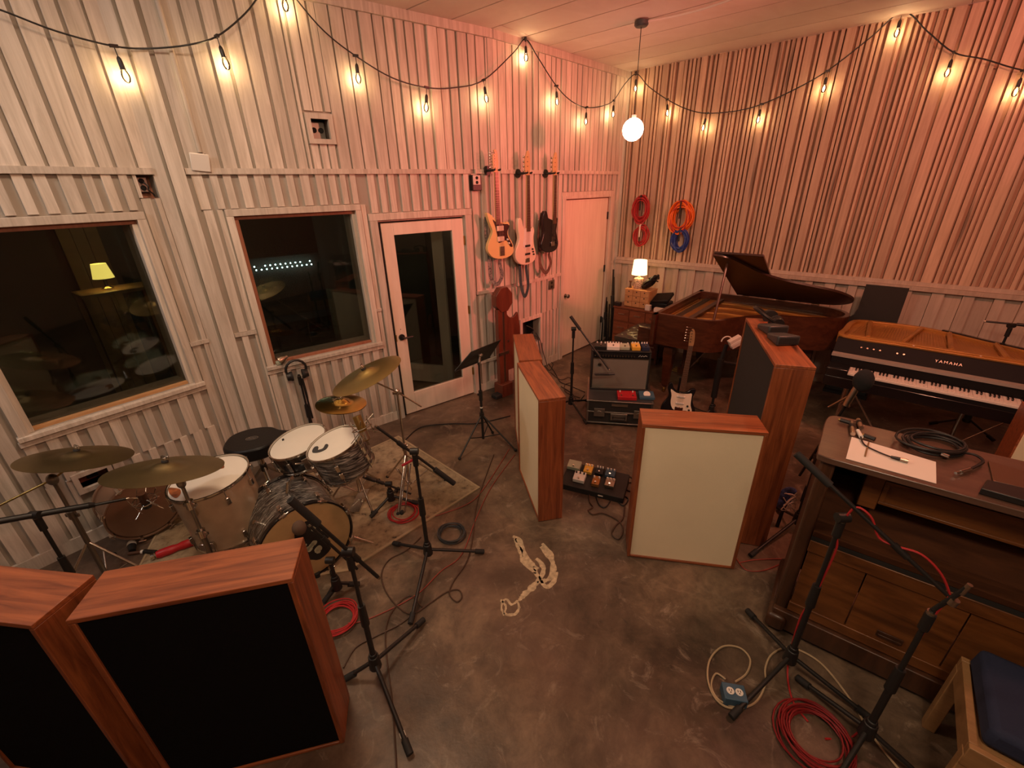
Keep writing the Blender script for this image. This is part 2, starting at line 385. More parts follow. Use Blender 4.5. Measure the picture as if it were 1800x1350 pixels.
def battens(par, s0, s1, z0, z1, w, g, m, th=(.014, .024), name='board'):
    s = s0 + rnd.uniform(0, g[1])
    while s < s1 - .012:
        e = min(s + rnd.uniform(*w), s1)
        board(par, s, e, z0, z1, -rnd.uniform(*th), 0, m, name)
        s = e + rnd.uniform(*g)
UW, UG = (.066, .10), (.011, .028)      # boards and gaps above the long trim
LW, LG = (.045, .07), (.035, .055)       # below it the gaps are wider
w1 = wall('wall_left', W1, -4.6, 0, [(-1.13, -.185, .93, 2.155), (-.105, .075 - .08, 2.29, 2.433), (-1.03, -.873, .433, .525)], M['back'])
w2 = wall('wall_left', W2, 0, 2.894, [(.41, 1.35, .915, 2.145), (1.53, 2.48, 0, 2.05), (1.109, 1.245, 2.69, 2.83)], M['back'])
w3 = wall('wall_back', W3, 0, 2.532, [(1.217, 2.279, 0, 2.15), (0.375, 0.726, .40, .73)], M['back'])
wr = wall('wall_right', WR, 0, 7.0, [], M['slatback'])
# first facet, with the large window
battens(w1, -2.6, 0, 2.475, H, UW, UG, M['board'])
battens(w1, -2.6, -.125, 2.215, 2.435, LW, LG, M['board']); board(w1, -.125, -.105, 2.29, 2.435, -.02, 0, M['board'])
battens(w1, -.125, -.01, .11, 2.285, (.05, .06), (.02, .03), M['board'])
battens(w1, -1.2, -.13, .53, .855, LW, LG, M['board'])
battens(w1, -.85, -.13, .1, .53, LW, LG, M['board']); battens(w1, -1.2, -1.06, .1, .53, LW, LG, M['board']); battens(w1, -1.06, -.85, .1, .35, LW, LG, M['board'])
battens(w1, -2.6, -1.215, .1, 2.435, (.06, .085), (.02, .04), M['board'])
board(w1, -2.7, 0.0, 2.435, 2.475, -.034, 0, M['board'], 'trim_board'); board(w1, -.13, 0, 1.222, 1.252, -.03, 0, M['board'], 'trim_board')
board(w1, -4.6, -.005, 0, .1, -.022, 0, M['board'], 'baseboard')
# second facet, with the smaller window and the glazed door
L2 = 2.894
battens(w2, .2, 1.06, 2.475, H, UW, UG, M['board']); battens(w2, 1.285, L2 - .06, 2.475, H, UW, UG, M['board'])
battens(w2, 1.06, 1.285, 2.885, H, (.05, .07), (.012, .02), M['board']); battens(w2, 1.06, 1.285, 2.475, 2.655, (.05, .07), (.012, .02), M['board'])
board(w2, .0, .075, 0, H, -.02, 0, M['board']); board(w2, .095, .185, 0, H, -.045, 0, M['board'], 'post')
battens(w2, .2, 1.455, 2.2, 2.435, LW, LG, M['board']); battens(w2, 1.455, 2.55, 2.115, 2.435, LW, LG, M['board'])
battens(w2, .2, .35, 1.255, 2.195, (.05, .06), (.02, .04), M['board']); battens(w2, .2, .35, .1, 1.222, LW, LG, M['board'])
battens(w2, .35, 1.4, .1, .85, LW, LG, M['board'])
board(w2, 1.408, 1.448, 1.25, 2.19, -.02, 0, M['board']); board(w2, 1.412, 1.448, .1, 1.222, -.02, 0, M['board'])
battens(w2, 2.57, L2 - .06, 1.24, 2.435, (.055, .08), (.03, .05), M['board']); battens(w2, 2.57, L2 - .06, .405, 1.205, (.055, .08), (.03, .05), M['board']); battens(w2, 2.57, L2 - .06, .1, .37, (.055, .08), (.03, .05), M['board'])
board(w2, L2 - .055, L2, .1, H, -.024, 0, M['board'], 'corner_board')
for a, b, z in ((.19, 2.57, 2.435), (2.63, L2 - .06, 2.435)): board(w2, a, b, z, z + .04, -.034, 0, M['board'], 'trim_board')
board(w2, .19, .35, 1.222, 1.252, -.03, 0, M['board'], 'trim_board'); board(w2, 1.402, 1.452, 1.222, 1.25, -.03, 0, M['board'], 'trim_board')
board(w2, 2.57, L2 - .06, 1.205, 1.24, -.03, 0, M['board'], 'trim_board'); board(w2, 2.57, L2 - .06, .37, .405, -.03, 0, M['board'], 'trim_board')
for a, b in ((.19, 1.455), (2.56, L2)): board(w2, a, b, 0, .1, -.022, 0, M['board'], 'baseboard')
# third facet, with the white slab door
L3 = 2.532; DS0 = 1.227; DS1 = 2.269
HS0 = 0.375; HS1 = 0.726
board(w3, 0, .06, .1, H, -.024, 0, M['board'], 'corner_board')
battens(w3, .065, L3 - .1, 2.475, H, UW, UG, M['board'])
battens(w3, .065, DS0 - .08, 1.245, 2.435, UW, (.02, .04), M['board']); battens(w3, .065, DS0 - .08, .775, 1.205, UW, (.02, .04), M['board'])
battens(w3, .065, HS0 - .05, .1, .775, UW, (.02, .04), M['board']); battens(w3, HS1 + .05, DS0 - .08, .1, .775, (.04, .055), (.02, .03), M['board']); battens(w3, HS0 - .05, HS1 + .05, .1, .36, UW, (.02, .04), M['board'])
battens(w3, DS0 - .08, DS1 + .08, 2.235, 2.435, LW, (.03, .045), M['board'])
battens(w3, DS1 + .085, L3 - .1, .1, 1.205, (.05, .065), (.02, .03), M['board']); battens(w3, DS1 + .085, L3 - .1, 1.245, 2.435, (.05, .065), (.02, .03), M['board'])
board(w3, L3 - .095, L3 - .03, .1, H, -.028, 0, M['board'], 'corner_board')
board(w3, .06, L3 - .1, 2.435, 2.475, -.034, 0, M['board'], 'trim_board')
board(w3, .3, DS0 - .08, 1.205, 1.245, -.03, 0, M['board'], 'trim_board'); board(w3, DS1 + .085, L3 - .1, 1.205, 1.245, -.03, 0, M['board'], 'trim_board')
board(w3, 0, DS0 - .085, 0, .1, -.022, 0, M['board'], 'baseboard'); board(w3, DS1 + .085, L3, 0, .1, -.022, 0, M['board'], 'baseboard')
for w_, a, b in ((w1, -4.6, 0), (w2, 0, L2), (w3, 0, L3)): board(w_, a, b, H - .07, H, -.045, 0, M['board'], 'crown_trim')
# slatted right wall: narrow and wide slats of uneven depth above the rail, wide boards below
s = .09; n_wide = 0
while s < 6.6:
    if rnd.random() < .13 or n_wide == 9: wdt = rnd.uniform(.065, .09); n_wide = 0
    else: wdt = rnd.uniform(.022, .034); n_wide += 1
    board(wr, s, s + wdt, 1.3, H, -rnd.choice((.035, .045, .055)), 0, M['slat'], 'slat')
    s += wdt + rnd.choice((.014, .018, .022, .03))
s = .06; k = 0
while s < 6.6:
    wdt = rnd.uniform(.11, .15) if k % 2 else rnd.uniform(.07, .10); board(wr, s, s + wdt, .1, 1.21, -(.012 if k % 2 else .05), 0, M['panel']); s += wdt + .003; k += 1
board(wr, 0, .07, 0, H, -.03, 0, M['board'], 'corner_board')
board(wr, .07, 7, 1.215, 1.26, -.075, 0, M['panel'], 'rail_board'); board(wr, .07, 7, 1.262, 1.305, -.06, 0, M['panel'], 'rail_board')
board(wr, .07, 7, 0, .1, -.05, 0, M['panel'], 'baseboard')
# ceiling boards run along the slatted wall
ceil = B(MB().bb(-7.5, 8, -4.5, 9.5, H + .02, H + .1), 'ceiling', M['rosew'], smooth=False); struct(ceil)
MC = WR
ci = MC.inverted()
def ceil_board(t0, t1, a, b):
    o = board(ceil, 0, 1, 0, 1, 0, 1, M['ceil'], 'ceiling_board')
    o.matrix_world = MC @ Matrix.Translation(((a + b) / 2, -(t0 + t1) / 2, H + .012)) @ Matrix.Diagonal((b - a, t1 - t0, .024, 1)); return o
t = -.35
cols = []
while t < 9.2:
    wd_ = .415
    cuts = [-4.2, rnd.uniform(-1.5, 0.2), rnd.uniform(2.2, 3.8), 7.4]
    for a, b in zip(cuts, cuts[1:]): ceil_board(t + .007, t + wd_ - .007, a + .003, b - .003)
    t += wd_
# the side of the room behind the camera
for a, b in (((-5.158, -.372), (-1.6, -2.7)), ((-1.6, -2.7), (5.2, -1.0)), ((5.2, -1.0), (6.886, 2.278))):
    d = Vector((b[0] - a[0], b[1] - a[1], 0)); L_ = d.length
    o = B(MB().bb(0, L_, -.1, 0, 0, H), 'wall_front', M['panel'], smooth=False)
    o.matrix_world = frame((a[0], a[1], 0), d / L_); struct(o)
# ---------------------------------------------------------------- windows and doors
def window(name, Mx, s0, s1, z0, z1, cas, sill_over, side_red):
    w = B(MB().bb(s0 - cas, s0, -.034, 0, z0 - .03, z1).bb(s1, s1 + cas, -.034, 0, z0 - .03, z1), name, M['board'], smooth=False)
    w.matrix_world = Mx; XF[w.name] = Mx; struct(w)
    B(MB().bb(s0 - cas, s1 + cas, -.036, 0, z1, z1 + .05), 'head_casing', M['board'], w, bev=.003)
    B(MB().bb(s0 - cas - .01, s1 + cas + .01, -.05, .0, z0 - .034, z0).bb(s0, s1, 0, .06, z0 - .034, z0 - .004), 'sill', M['board'], w, bev=.004)
    B(MB().bb(s0 - cas - .015, s1 + cas + .015, -.03, 0, z0 - .075, z0 - .036), 'apron', M['board'], w, bev=.003)
    B(MB().bb(s0, s1, .0, .055, z1 - .028, z1), 'head_stop', M['redstop'], w, bev=.002)
    for a, b, r in ((s0, s0 + .03, side_red), (s1 - .03, s1, False)):
        B(MB().bb(a, b, .0, .055, z0 - .004, z1 - .028), 'side_stop', M['redstop'] if r else M['board'], w, bev=.002)
    B(MB().bb(s0 + .03, s1 - .03, .02, .055, z0 - .004, z0 + .022), 'sill_stop', M['pine'] if not side_red else M['redstop'], w, bev=.002)
    B(MB().bb(s0 + .025, s1 - .025, .056, .062, z0 + .01, z1 - .025), 'pane', M['glass'], w, smooth=False)
    for q in ((s0 - .001, s0 + .03, z0, z1), (s1 - .03, s1 + .001, z0, z1), (s0 + .03, s1 - .03, z0 - .001, z0 + .02), (s0 + .03, s1 - .03, z1 - .03, z1 + .001)):
        B(MB().bb(q[0], q[1], .064, .24, q[2], q[3]), 'reveal', M['panel'], w, smooth=False)
    B(MB().bb(s0 + .025, s1 - .025, .226, .232, z0 + .015, z1 - .025), 'pane', M['glass'], w, smooth=False)
    return w
window('window_1', W1, -1.13, -.185, .93, 2.155, .05, 0, False)
window('window_2', W2, .41, 1.35, .915, 2.145, .05, 0, True)
# glazed door
d1 = B(MB().bb(1.465, 1.535, -.034, 0, 0, 2.05).bb(2.475, 2.55, -.034, 0, 0, 2.05), 'door_1', M['board'], smooth=False)
d1.matrix_world = W2; XF[d1.name] = W2; struct(d1)
B(MB().bb(1.46, 2.555, -.036, 0, 2.05, 2.11), 'head_casing', M['board'], d1, bev=.003)
B(MB().bb(1.53, 1.545, 0, .11, 0, 2.05).bb(2.465, 2.482, 0, .11, 0, 2.05).bb(1.545, 2.465, 0, .11, 2.036, 2.05), 'jamb', M['board'], d1)
B(MB().bb(1.545, 1.572, .012, .1, 0, 2.036).bb(1.572, 2.465, .05, .1, 2.022, 2.036), 'weather_strip', M['rubber'], d1)
leaf = B(MB().bb(1.572, 1.69, .0, .045, .012, 2.02).bb(2.325, 2.462, 0, .045, .012, 2.02).bb(1.69, 2.325, 0, .045, 1.91, 2.02).bb(1.69, 2.325, 0, .045, .012, .25), 'leaf', M['door'], d1, bev=.003)
B(MB().bb(1.685, 2.33, .018, .026, .245, 1.915), 'pane', M['glass'], leaf, smooth=False)
B(MB().cyl((1.63, -.012, .905), (1.63, 0, .905), .033, n=20).cyl((1.63, -.05, .905), (1.63, -.01, .905), .011).tube([(1.63, -.05, .905), (1.66, -.055, .905), (1.735, -.05, .903)], .009, 8).cyl((1.63, -.004, .99), (1.63, 0, .99), .004), 'lever_handle', M['black'], leaf)
for z in (.3, 1.05, 1.8): B(MB().cyl((2.468, -.006, z - .045), (2.468, -.006, z + .045), .008).bb(2.455, 2.468, -.004, .002, z - .045, z + .045), 'hinge', M['brass'], d1)
B(MB().bb(1.566, 1.578, -.003, .01, .87, .94), 'latch_plate', M['brass'], d1)
# white slab door
d2 = B(MB().bb(DS0 - .08, DS0 - .01, -.036, 0, 0, 2.15).bb(DS1 + .01, DS1 + .075, -.036, 0, 0, 2.15), 'door_2', M['board'], smooth=False)
d2.matrix_world = W3; XF[d2.name] = W3; struct(d2)
B(MB().bb(DS0 - .085, DS1 + .08, -.038, 0, 2.15, 2.185).bb(DS0 - .085, DS1 + .08, -.03, 0, 2.185, 2.23), 'head_casing', M['board'], d2)
B(MB().bb(DS0 - .012, DS0, 0, .09, 0, 2.15).bb(DS1, DS1 + .012, 0, .09, 0, 2.15).bb(DS0, DS1, 0, .09, 2.14, 2.15), 'jamb', M['redstop'], d2)
lf = B(MB().bb(DS0 + .006, DS1 - .006, .0, .042, .012, 2.135), 'leaf', M['door'], d2, bev=.003)
B(MB().lathe([(.028, 0), (.028, .006), (.011, .01), (.011, .03), (.026, .04), (.03, .052), (.024, .064), (.005, .068)], 18, Matrix.Translation((DS0 + .07, 0, .905)) @ Matrix.Rotation(R(90), 4, 'X')), 'knob', M['steel'], lf)
for z in (.35, 1.15, 1.9): B(MB().cyl((DS1 + .0, -.006, z - .05), (DS1 + .0, -.006, z + .05), .008).bb(DS1 - .02, DS1, -.004, .002, z - .05, z + .05), 'hinge', M['black'], d2)
# framed cable hole in the third facet, dark behind
t1 = B(MB().bb(HS0 - .045, HS0, -.03, 0, .36, .775).bb(HS1, HS1 + .045, -.03, 0, .36, .775).bb(HS0, HS1, -.03, 0, .73, .775).bb(HS0, HS1, -.03, 0, .36, .40), 'trim_1', M['board'], smooth=False)
t1.matrix_world = W3; XF[t1.name] = W3; struct(t1)
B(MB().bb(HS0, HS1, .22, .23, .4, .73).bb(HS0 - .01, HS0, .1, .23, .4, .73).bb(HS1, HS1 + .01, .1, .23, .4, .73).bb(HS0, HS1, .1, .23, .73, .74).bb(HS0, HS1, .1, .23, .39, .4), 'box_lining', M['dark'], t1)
# small framed opening low on the first facet
t2 = B(MB().bb(-1.06, -1.03, -.03, 0, .40, .558).bb(-.873, -.845, -.03, 0, .40, .558).bb(-1.03, -.873, -.03, 0, .525, .558).bb(-1.03, -.873, -.03, 0, .4, .433), 'trim_2', M['board'], smooth=False)
t2.matrix_world = W1; XF[t2.name] = W1; struct(t2)
B(MB().bb(-1.03, -.873, .09, .1, .433, .525).bb(-1.035, -1.03, 0, .1, .433, .525).bb(-.873, -.868, 0, .1, .433, .525).bb(-1.03, -.873, 0, .1, .428, .433), 'box_lining', M['redstop'], t2)
B(MB().bb(-.98, -.92, .07, .09, .45, .51), 'socket', M['dark'], t2)
# framed outlet box high on the second facet
t3 = B(MB().bb(1.072, 1.109, -.04, 0, 2.655, 2.868).bb(1.245, 1.282, -.04, 0, 2.655, 2.868).bb(1.109, 1.245, -.04, 0, 2.83, 2.868).bb(1.109, 1.245, -.04, 0, 2.655, 2.69), 'trim_3', M['board'], smooth=False)
t3.matrix_world = W2; XF[t3.name] = W2; struct(t3)
B(MB().bb(1.109, 1.245, .09, .1, 2.69, 2.83).bb(1.1, 1.109, 0, .1, 2.69, 2.83).bb(1.245, 1.25, 0, .1, 2.69, 2.83).bb(1.109, 1.245, 0, .1, 2.685, 2.69).bb(1.109, 1.245, 0, .1, 2.83, 2.835), 'box_lining', M['rosew'], t3)
B(MB().bb(1.12, 1.235, .07, .088, 2.7, 2.82), 'socket_plate', M['steel'], t3)
for sx in (1.15, 1.205): B(MB().cyl((sx, .07, 2.76), (sx, .062, 2.76), .02, n=16), 'socket', M['dark'], t3)
# opening with an outlet below the long trim, beside the post
B(MB().bb(-.105, -.005, .085, .1, 2.29, 2.433).bb(-.11, -.105, 0, .1, 2.29, 2.433).bb(-.105, -.005, 0, .1, 2.28, 2.29), 'box_lining', M['redstop'], w1)
def outlet(name, label, Mx, s, z, y, w=.075, h=.115, plate='steel'):
    t = T(name, label, 'outlet', M=Mx @ Matrix.Translation((s, y, z)))
    B(MB().bb(-w / 2, w / 2, -.006, 0, -h / 2, h / 2), 'plate', M[plate], t, bev=.003)
    for dz in (-h * .22, h * .22):
        q = B(MB().cyl((0, -.009, dz), (0, -.006, dz), .017, n=16), 'socket', M['dark' if plate != 'whitep' else 'hvac'], t)
        B(MB().bb(-.006, -.003, -.0105, -.009, dz - .005, dz + .005).bb(.003, .006, -.0105, -.009, dz - .005, dz + .005), 'slot', M['black'], q)
    return t
outlet('wall_outlet', 'steel double outlet with a cord in the dark hole left of the post', W1, -.062, 2.375, .06, .07, .10)
outlet('wall_outlet', 'chrome double outlet plate on the boards left of the white slab door', W3, 0.958, 1.117, -.022, .12, .12)
b = T('speaker_outlet', 'black outlet box with a pale face left of the yellow guitar head', 'outlet', M=W2 @ Matrix.Translation((2.632, 0, 2.354)))
B(MB().bb(-.06, .05, -.06, 0, -.075, .07), 'box', M['black'], b, bev=.004)
B(MB().bb(-.055, .03, -.066, -.06, -.02, .066), 'plate', M['hvac'], b)
for dz in (.0, .042): B(MB().cyl((-.012, -.07, dz), (-.012, -.066, dz), .015, n=14), 'socket', M['dark'], b)
tag(B(MB(W1 @ Matrix.Translation((-.06, .03, 2.37))).tube([(0, 0, .02), (.015, -.02, -.01), (.01, -.01, -.03), (.035, .0, -.055), (.04, 0.0, -.073)], .005), 'plugged_cable', M['blackc']), 'short black cord plugged into the outlet hole by the post', 'cord')
# control room and vestibule seen through the panes
def outside_frame(pts, name):
    for a, b in zip(pts, pts[1:]):
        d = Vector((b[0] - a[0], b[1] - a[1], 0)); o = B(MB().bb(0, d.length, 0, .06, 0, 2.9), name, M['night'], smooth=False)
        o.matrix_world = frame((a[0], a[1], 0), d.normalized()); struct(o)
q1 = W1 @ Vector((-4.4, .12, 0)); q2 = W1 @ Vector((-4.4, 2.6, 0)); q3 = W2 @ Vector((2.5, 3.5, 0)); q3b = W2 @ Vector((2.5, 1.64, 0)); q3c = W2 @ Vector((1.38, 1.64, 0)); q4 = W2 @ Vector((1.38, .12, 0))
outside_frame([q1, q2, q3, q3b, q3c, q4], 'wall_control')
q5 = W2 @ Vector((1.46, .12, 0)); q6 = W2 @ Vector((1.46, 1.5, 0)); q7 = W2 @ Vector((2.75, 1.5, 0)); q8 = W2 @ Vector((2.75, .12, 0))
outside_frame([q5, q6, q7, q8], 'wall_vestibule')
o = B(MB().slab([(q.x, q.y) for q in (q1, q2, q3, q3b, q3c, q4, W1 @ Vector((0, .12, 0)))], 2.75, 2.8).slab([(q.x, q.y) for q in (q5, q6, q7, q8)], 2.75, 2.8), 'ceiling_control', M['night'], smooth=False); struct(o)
# second glazed door, standing open in the vestibule
md = W2 @ Matrix.Translation((1.86, 1.05, 0)) @ Matrix.Rotation(R(-52), 4, 'Z')
d3 = B(MB().bb(0, .12, 0, .045, .02, 2.03).bb(.74, .86, 0, .045, .02, 2.03).bb(.12, .74, 0, .045, 1.9, 2.03).bb(.12, .74, 0, .045, .02, .25), 'door_3', M['door'], smooth=False)
d3.matrix_world = md; XF[d3.name] = md; struct(d3)
B(MB().bb(.115, .745, .018, .026, .245, 1.905), 'pane', M['glass'], d3, smooth=False)
B(MB().cyl((.06, -.012, .9), (.06, 0, .9), .03).tube([(.06, -.01, .9), (.06, -.05, .9), (.16, -.05, .9)], .009, 8), 'lever_handle', M['black'], d3)
# ---------------------------------------------------------------- acoustic panels (gobos)
def gobo(label, c, rz, w, d, h, front, back, group='wood framed gobos'):
    t = T('gobo', label, 'gobo', (c[0], c[1], 0), rz, group)
    k = .02
    B(MB().bb(-w / 2, w / 2, -d / 2, d / 2, h - k, h), 'top_board', M['cedarx'], t, bev=.0025)
    B(MB().bb(-w / 2 + k, w / 2 - k, -d / 2, d / 2, 0.004, k), 'bottom_board', M['cedarx'], t, bev=.0025)
    for a in (-1, 1): B(MB().bb(a * w / 2, a * (w / 2 - k), -d / 2, d / 2, .004, h - k - .0005), 'side_board', M['cedarz'], t, bev=.0025)
    B(MB().bb(-w / 2 + k, w / 2 - k, -d / 2 + .008, -d / 2 + .03, k, h - k), 'cloth_panel', M[front], t, label='%s cloth face' % ('cream' if front == 'cream' else 'black'))
    B(MB().bb(-w / 2 + k, w / 2 - k, d / 2 - .03, d / 2 - .008, k, h - k), 'cloth_panel', M[back], t)
    return t
gobo('cedar framed gobo with black cloth face in front of the drum kit', (-1.165, 1.157), R(12.5), .69, .21, 1.04, 'blackcloth', 'cream')
gobo('cedar framed black gobo cut off by the lower left corner', (-1.905, 1.115), R(-7.9), .69, .205, 1.04, 'blackcloth', 'cream')
gobo('cedar gobo with white cloth side beside the music stand, nearer of two', (.199, 2.881), R(-79), .68, .185, 1.03, 'cream', 'blackcloth')
gobo('cedar gobo with white cloth side beside the music stand, farther of two', (.135, 3.592), R(-86.6), .68, .19, 1.03, 'cream', 'blackcloth')
gobo('cream faced gobo standing alone in the middle of the floor', (1.102, 2.213), R(-11.2), .676, .205, 1.03, 'cream', 'blackcloth')
G = gobo('tall cedar gobo carrying headphones and two black boxes', (1.766, 2.733), R(-108), 1.0, .207, 1.34, 'darkcloth', 'cream')
B(MB().prism([(-.46, .005), (-.46, .30), (-.43, .30), (-.40, .005)], -.34, -.11).bb(-.47, -.40, -.36, -.1, 0, .03), 'foot', M['cedarz'], G)
# ---------------------------------------------------------------- grand piano
g = T('grand_piano', 'walnut grand piano with raised dark lid along the slatted wall', 'piano', (2.61, 5.75, 0), R(-41.3))
OUT = smooth2([(-.06, .0), (-.06, .0), (-.05, .0), (.3, 0), (.8, 0), (1.15, -.005), (1.42, -.05), (1.57, -.2), (1.575, -.38), (1.44, -.55), (1.2, -.66), (.98, -.76), (.8, -.92), (.67, -1.13), (.55, -1.31), (.4, -1.365), (.15, -1.37), (-.05, -1.37), (-.06, -1.37), (-.06, -1.37), (-.06, -1.36), (-.06, -.01)], 4)
OUT = [(x, y) for x, y in OUT]
B(MB().strip(OUT, .62, .975, .045, True), 'rim', M['walnut'], g)
q_ = []
for p in OUT:
    if not q_ or abs(p[0] - q_[-1][0]) + abs(p[1] - q_[-1][1]) > 1e-4: q_.append(p)
OUT = q_ if abs(q_[0][0] - q_[-1][0]) + abs(q_[0][1] - q_[-1][1]) > 1e-4 else q_[:-1]
INN = [(.03 + (x - .03) * .955, -.685 + (y + .685) * .935) for x, y in OUT]
B(MB().slab(INN, .64, .66), 'underside', M['lidwood'], g)
B(MB().slab(INN, .80, .815), 'soundboard', M['gold'], g)
pl_ = B(MB().bb(.0, .22, -1.33, -.05, .86, .885).strip([(.06 + (x - .06) * .93, -.685 + (y + .685) * .90) for x, y in OUT], .835, .885, .07, True), 'iron_plate', M['gold'], g, bev=.004)
for y0, x1, y1 in ((-.22, 1.45, -.30), (-.5, 1.40, -.42), (-.78, 1.02, -.68), (-1.08, .72, -.95)):
    B(MB().tube([(.2, y0, .885), (.5, y0 + (y1 - y0) * .35, .905), (x1, y1, .885)], .018, 6), 'plate_strut', M['gold'], pl_)
sm = MB()
for i in range(70):
    y0 = -.1 - i * .0175; f = i / 69; x1 = 1.42 - .72 * f ** .8; y1 = -.14 - .86 * f
    sm.tube([(.12, y0, .895), (x1, y1, .888)], .0016, 3)
B(sm, 'strings', M['copper'], g)['kind'] = 'stuff'
pm = MB()
for i in range(75):
    for r_ in (0, 1): pm.cyl((.06 + .035 * r_ + .012 * (i % 2), -.09 - i * .0163, .88), (.06 + .035 * r_ + .012 * (i % 2), -.09 - i * .0163, .915), .004, n=5)
B(pm, 'tuning_pins', M['steel'], g)['kind'] = 'stuff'
B(MB().bb(.235, .29, -1.25, -.12, .90, .935), 'damper_rail', M['lidwood'], g)
B(MB().bb(-.27, .1, -1.37, -.02, .60, .665), 'key_bed', M['walnut'], g, bev=.004)
B(MB().bb(-.07, -.035, -1.34, -.05, .665, .93), 'fallboard', M['walnut'], g, bev=.004)
B(MB().bb(-.24, -.07, -1.27, -.12, .665, .70), 'keys', M['ivory'], g)
bk = MB()
for i in range(36): bk.bb(-.18, -.07, -.15 - i * .031, -.139 - i * .031, .70, .712)
B(bk, 'black_keys', M['blacklac'], g)
for y in (-.02, -1.315): B(MB().bb(-.27, -.03, y - .055, y, .66, .775), 'arm', M['walnut'], g, bev=.006)
for x, y in ((.1, -1.27), (.1, -.12), (1.33, -.35)):
    lg = B(MB().lathe([(.055, .6), (.058, .56), (.062, .5), (.045, .2), (.04, .1), (.034, .085), (.03, .075)], 4, Matrix.Translation((x, y, 0)) @ Matrix.Rotation(R(45), 4, 'Z') @ Matrix.Diagonal((1.25, 1.25, 1, 1))), 'leg', M['walnut'], g, bev=.004, smooth=False)
    B(MB().cyl((x - .012, y, .035), (x + .012, y, .035), .035, n=14).cyl((x, y, .035), (x, y, .08), .014), 'caster', M['brass'], lg)
ly = B(MB().bb(.06, .16, -.80, -.57, .08, .16).cyl((.11, -.76, .16), (.11, -.76, .6), .022).cyl((.11, -.61, .16), (.11, -.61, .6), .022).bb(.07, .15, -.8, -.57, .54, .6), 'pedal_lyre', M['walnut'], g, bev=.003)
for y in (-.745, -.685, -.625): B(MB().bb(-.03, .07, y - .012, y + .012, .07, .085), 'pedal', M['brass'], ly)
B(MB().tube([(.16, -.68, .12), (.46, -.62, .6)], .008), 'lyre_brace', M['steel'], ly)
TH = R(27)
LM = Matrix.Translation((0, .0, .985)) @ Matrix.Rotation(-TH, 4, 'X')
LID = [(.4, .012)] + [(x, y) for x, y in ((.4 + (x - .4) * 1.012, .0 + y * 1.02) for x, y in OUT) if x > .4] + [(.4, -1.395)]
lid_pts = [p for p in LID[1:-1]]
lid_pts.sort(key=lambda p: -math.atan2(p[1] + .55, p[0] - .8))
lid = B(MB(LM).slab([(.4, .012)] + lid_pts + [(.4, -1.395)], 0, .022), 'lid', M['lidwood'], g, bev=.003)
B(MB(LM).bb(.405, .86, -1.395, .01, .024, .046), 'lid_flap', M['lidwood'], g, bev=.003)
for x in (.5, .9, 1.25): B(MB().cyl((x - .04, .018, .985), (x + .04, .018, .985), .008), 'hinge', M['brass'], g)
B(MB().cyl((.53, -1.30, .95), LM @ Vector((.50, -1.18, 0)), .0135, n=8), 'lid_prop', M['walnut'], g)
# ---------------------------------------------------------------- electric grand
e = T('electric_grand', 'black electric grand piano with exposed gold harp at the right edge', 'piano', (3.05, 3.58, 0), R(-42))
B(MB().bb(-.16, 1.26, -.07, .50, .57, .665), 'case', M['blacklac'], e, bev=.006)
for a, b in ((-.16, 0), (1.07, 1.26)): B(MB().bb(a, b, -.07, .21, .665, .74), 'end_block', M['blacklac'], e, bev=.006)
kb = B(MB().bb(0, 1.07, -.03, .16, .665, .70), 'key_frame', M['blacklac'], e)
wk = MB().bb(0, .0235, 0, 0, 0, 0)
WK = 44
for i in range(WK):
    B(MB().bb(i * .0243 + .0006, (i + 1) * .0243 - .0006, -.03, .11, .70, .722), 'white_key', M['ivory'], kb, bev=.001)
for i in range(WK - 1):
    if (i + 2) % 7 in (0, 1, 3, 4, 5): B(MB().bb((i + 1) * .0243 - .0065, (i + 1) * .0243 + .0055, .03, .11, .72, .737), 'black_key', M['blacklac'], kb, bev=.0015)
B(MB().bb(0, 1.07, -.05, -.034, .695, .712), 'key_slip', M['whitep'], e, bev=.001); B(MB().bb(0, 1.07, -.052, -.034, .60, .694), 'front_rail', M['matte'], e)
B(MB().bb(-.16, 1.26, .115, .18, .70, .80), 'fallboard', M['matte'], e, bev=.006)
B(MB().bb(-.165, 1.265, .108, .195, .80, .822), 'trim_strip', M['silver'], e, label='brushed metal strip over the keys')
pn = B(MB().add([(-.165, .18, .822), (1.265, .18, .822), (1.265, .27, .93), (-.165, .27, .93), (-.165, .33, .93), (1.265, .33, .93), (-.165, .33, .822), (1.265, .33, .822)], [(0, 1, 2, 3), (3, 2, 5, 4), (4, 5, 7, 6), (0, 3, 4, 6), (1, 7, 5, 2), (0, 6, 7, 1)]), 'control_panel', M['matte'], e, smooth=False)
PM = Matrix.Translation((0, .1795, .822)) @ Matrix.Rotation(math.atan2(.108, .09), 4, 'X')
for i, x in enumerate((.03, .075, .12, .165, .285, .33)):
    B(MB(PM @ Matrix.Translation((x, .075, 0))).cyl((0, 0, 0), (0, 0, .014), .009, .007, 12), 'knob', M['nickel'], pn)
def text(par, name, s, Mx, size, m, depth=.0006, space=1.0):
    cu = bpy.data.curves.new(name, 'FONT'); cu.body = s; cu.size = size; cu.extrude = depth; cu.align_x = 'CENTER'; cu.align_y = 'CENTER'
    cu.space_character = space
    tmp = bpy.data.objects.new(name, cu); C.objects.link(tmp); dg = bpy.context.evaluated_depsgraph_get()
    me = bpy.data.meshes.new_from_object(tmp.evaluated_get(dg)); bpy.data.objects.remove(tmp); me.materials.clear(); me.materials.append(m)
    o = bpy.data.objects.new(name, me); C.objects.link(o); o.parent = par; o.matrix_local = Mx; return o
text(pn, 'lettering', 'YAMAHA', PM @ Matrix.Translation((.62, .07, .001)), .034, M['steel'], space=1.35)
